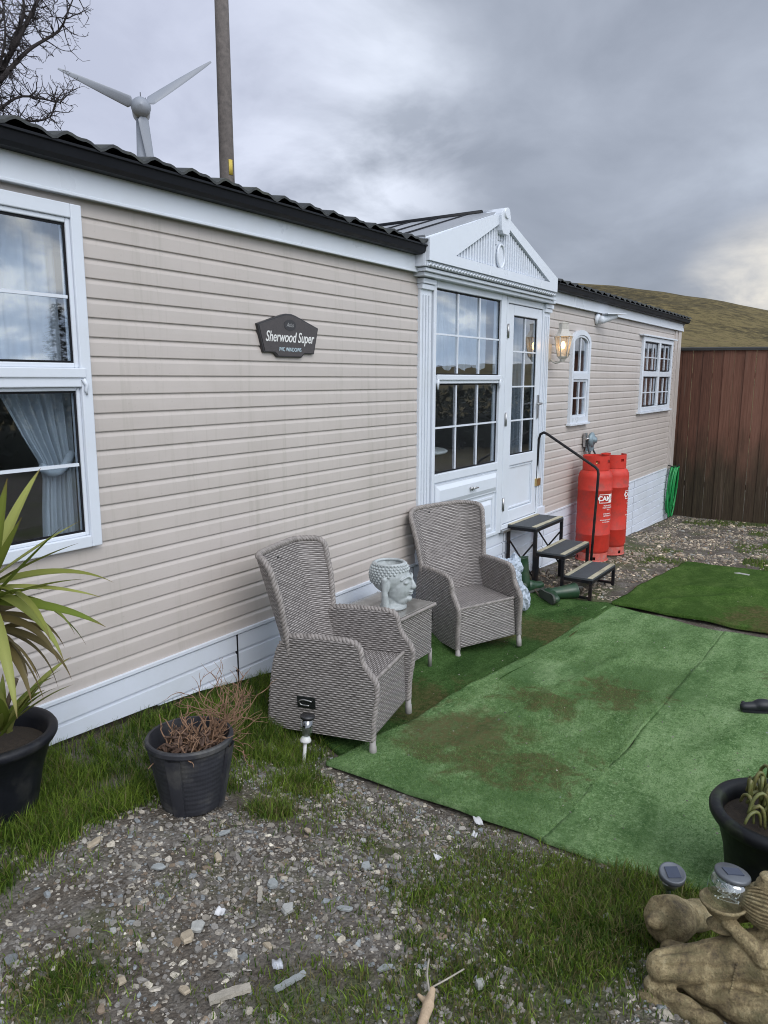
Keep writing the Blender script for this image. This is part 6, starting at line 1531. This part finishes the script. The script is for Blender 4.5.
def grow(p, d, L, r, depth):
    n = max(3, int(L/.07)); pts = [p.copy()]; d = d.normalized(); kids = []
    for k in range(n):
        d = (d+Vector((rr.uniform(-1, 1), rr.uniform(-1, 1), rr.uniform(-1, 1)))*.28+Vector((0, 0, .04))).normalized(); pts.append(pts[-1]+d*(L/n))
        if depth > 0 and rr.random() < .62: kids.append((pts[-1].copy(), (d*.5+Vector((rr.uniform(-1, 1), rr.uniform(-1, 1), rr.uniform(-.7, 1)))).normalized(), L*rr.uniform(.30, .62)))
    segsV.tube([q-TO for q in pts], [max(.0032, r*(1-.65*k/n)) for k in range(n+1)], 4 if r < .012 else 5, False)
    for a in kids: grow(a[0], a[1], a[2], max(.0035, r*.55), depth-1)
for i, (lm, r0) in enumerate(zip(limbs, rad)):
    s_ = smooth_path(lm, .10); nn = len(s_)
    (trunk_ if i == 0 else segsV).tube([q-TO for q in s_], [max(.008, r0*(1-.88*k/nn)) for k in range(nn)], 9 if i == 0 else 7)
    for k in range(int(nn*(.45 if i == 0 else .12)), nn, 1):
        for _ in range(2 if rr.random() < .6 else 3):
            dd = Vector((rr.uniform(-1, 1), rr.uniform(-1, 1), rr.uniform(-.6, 1))).normalized(); grow(s_[k], dd, rr.uniform(.18, .46), .011, 2)
trunk_.obj('trunk', BARK, tree); segsV.obj('crown', BARK, tree)

# spruce on the far side of the yard (seen mirrored in the window panes) and two sheds of the neighbours
NEED = simple('spruce_needles', (.020, .035, .018), .8, .4, 3)
sp = empty('spruce_tree', (14.6, -19.4, float(terrain(np.array([14.6]), np.array([-19.4]))[0])), 0, 'dark spruce tree mirrored in the window pane by the left edge', 'tree')
mb = MB(); mb.tube([(0, 0, 0), (0, 0, 4.6)], [.12, .02], 8); mb.obj('trunk', BARK, sp)
mb = MB(); rr = random.Random(2)
for k in range(1500):
    z = .4+4.1*rr.random()**1.2; rmax = 1.25*(1-z/4.7)+.05; a = rr.uniform(0, 6.28); q = rmax*rr.uniform(.25, 1); c = Vector((q*math.cos(a), q*math.sin(a), z-q*.25)); s_ = rr.uniform(.08, .2)
    o1 = Vector((math.cos(a), math.sin(a), -.25))*s_; o2 = Vector((-math.sin(a), math.cos(a), 0))*s_*.4
    mb.quad(c-o2, c+o1*.6-o2*.6, c+o1+o2*.1, c+o2)
mb.obj('crown', NEED, sp)

# unseen hedge added across the yard to darken reflections in the lower panes
HEDGE = simple('hedge_leaf', (.030, .040, .030), .75, .4, 2)
hd_ = empty('added_hedge', (15, -12, -.9), 0, 'low dark hedge added across the yard, out of view, to darken the mirrored panes', 'hedge')
n = 9000; tt = RNG.uniform(0, 1, n); hx = 5+22*tt; hy = -15.5+9*tt; hw_ = RNG.normal(0, .45, n); hh_ = RNG.uniform(0, 1, n)**.7*(1.75+.35*fbm(hx*.8, hy*.8, 3, 9))
cx_ = hx-15+.38*hw_; cy_ = hy+12-.92*hw_; s_ = RNG.uniform(.06, .16, n); u_ = RNG.normal(0, 1, (n, 3)); u_ /= np.linalg.norm(u_, axis=1)[:, None]; w_ = RNG.normal(0, 1, (n, 3)); w_ /= np.linalg.norm(w_, axis=1)[:, None]
Cn = np.stack([cx_, cy_, hh_], -1); Vq = np.stack([Cn-u_*s_[:, None], Cn+w_*s_[:, None]*.6, Cn+u_*s_[:, None], Cn-w_*s_[:, None]*.6], 1).reshape(-1, 3)
npobj('foliage', Vq, np.arange(4*n).reshape(n, 4), HEDGE, None, hd_)
mb = MB(); mb.tube([(-10+20*k/20, -3.5+9*k/20*.911, .55) for k in range(21)], .55, 8); mb.obj('inner_branches', HEDGE, hd_)
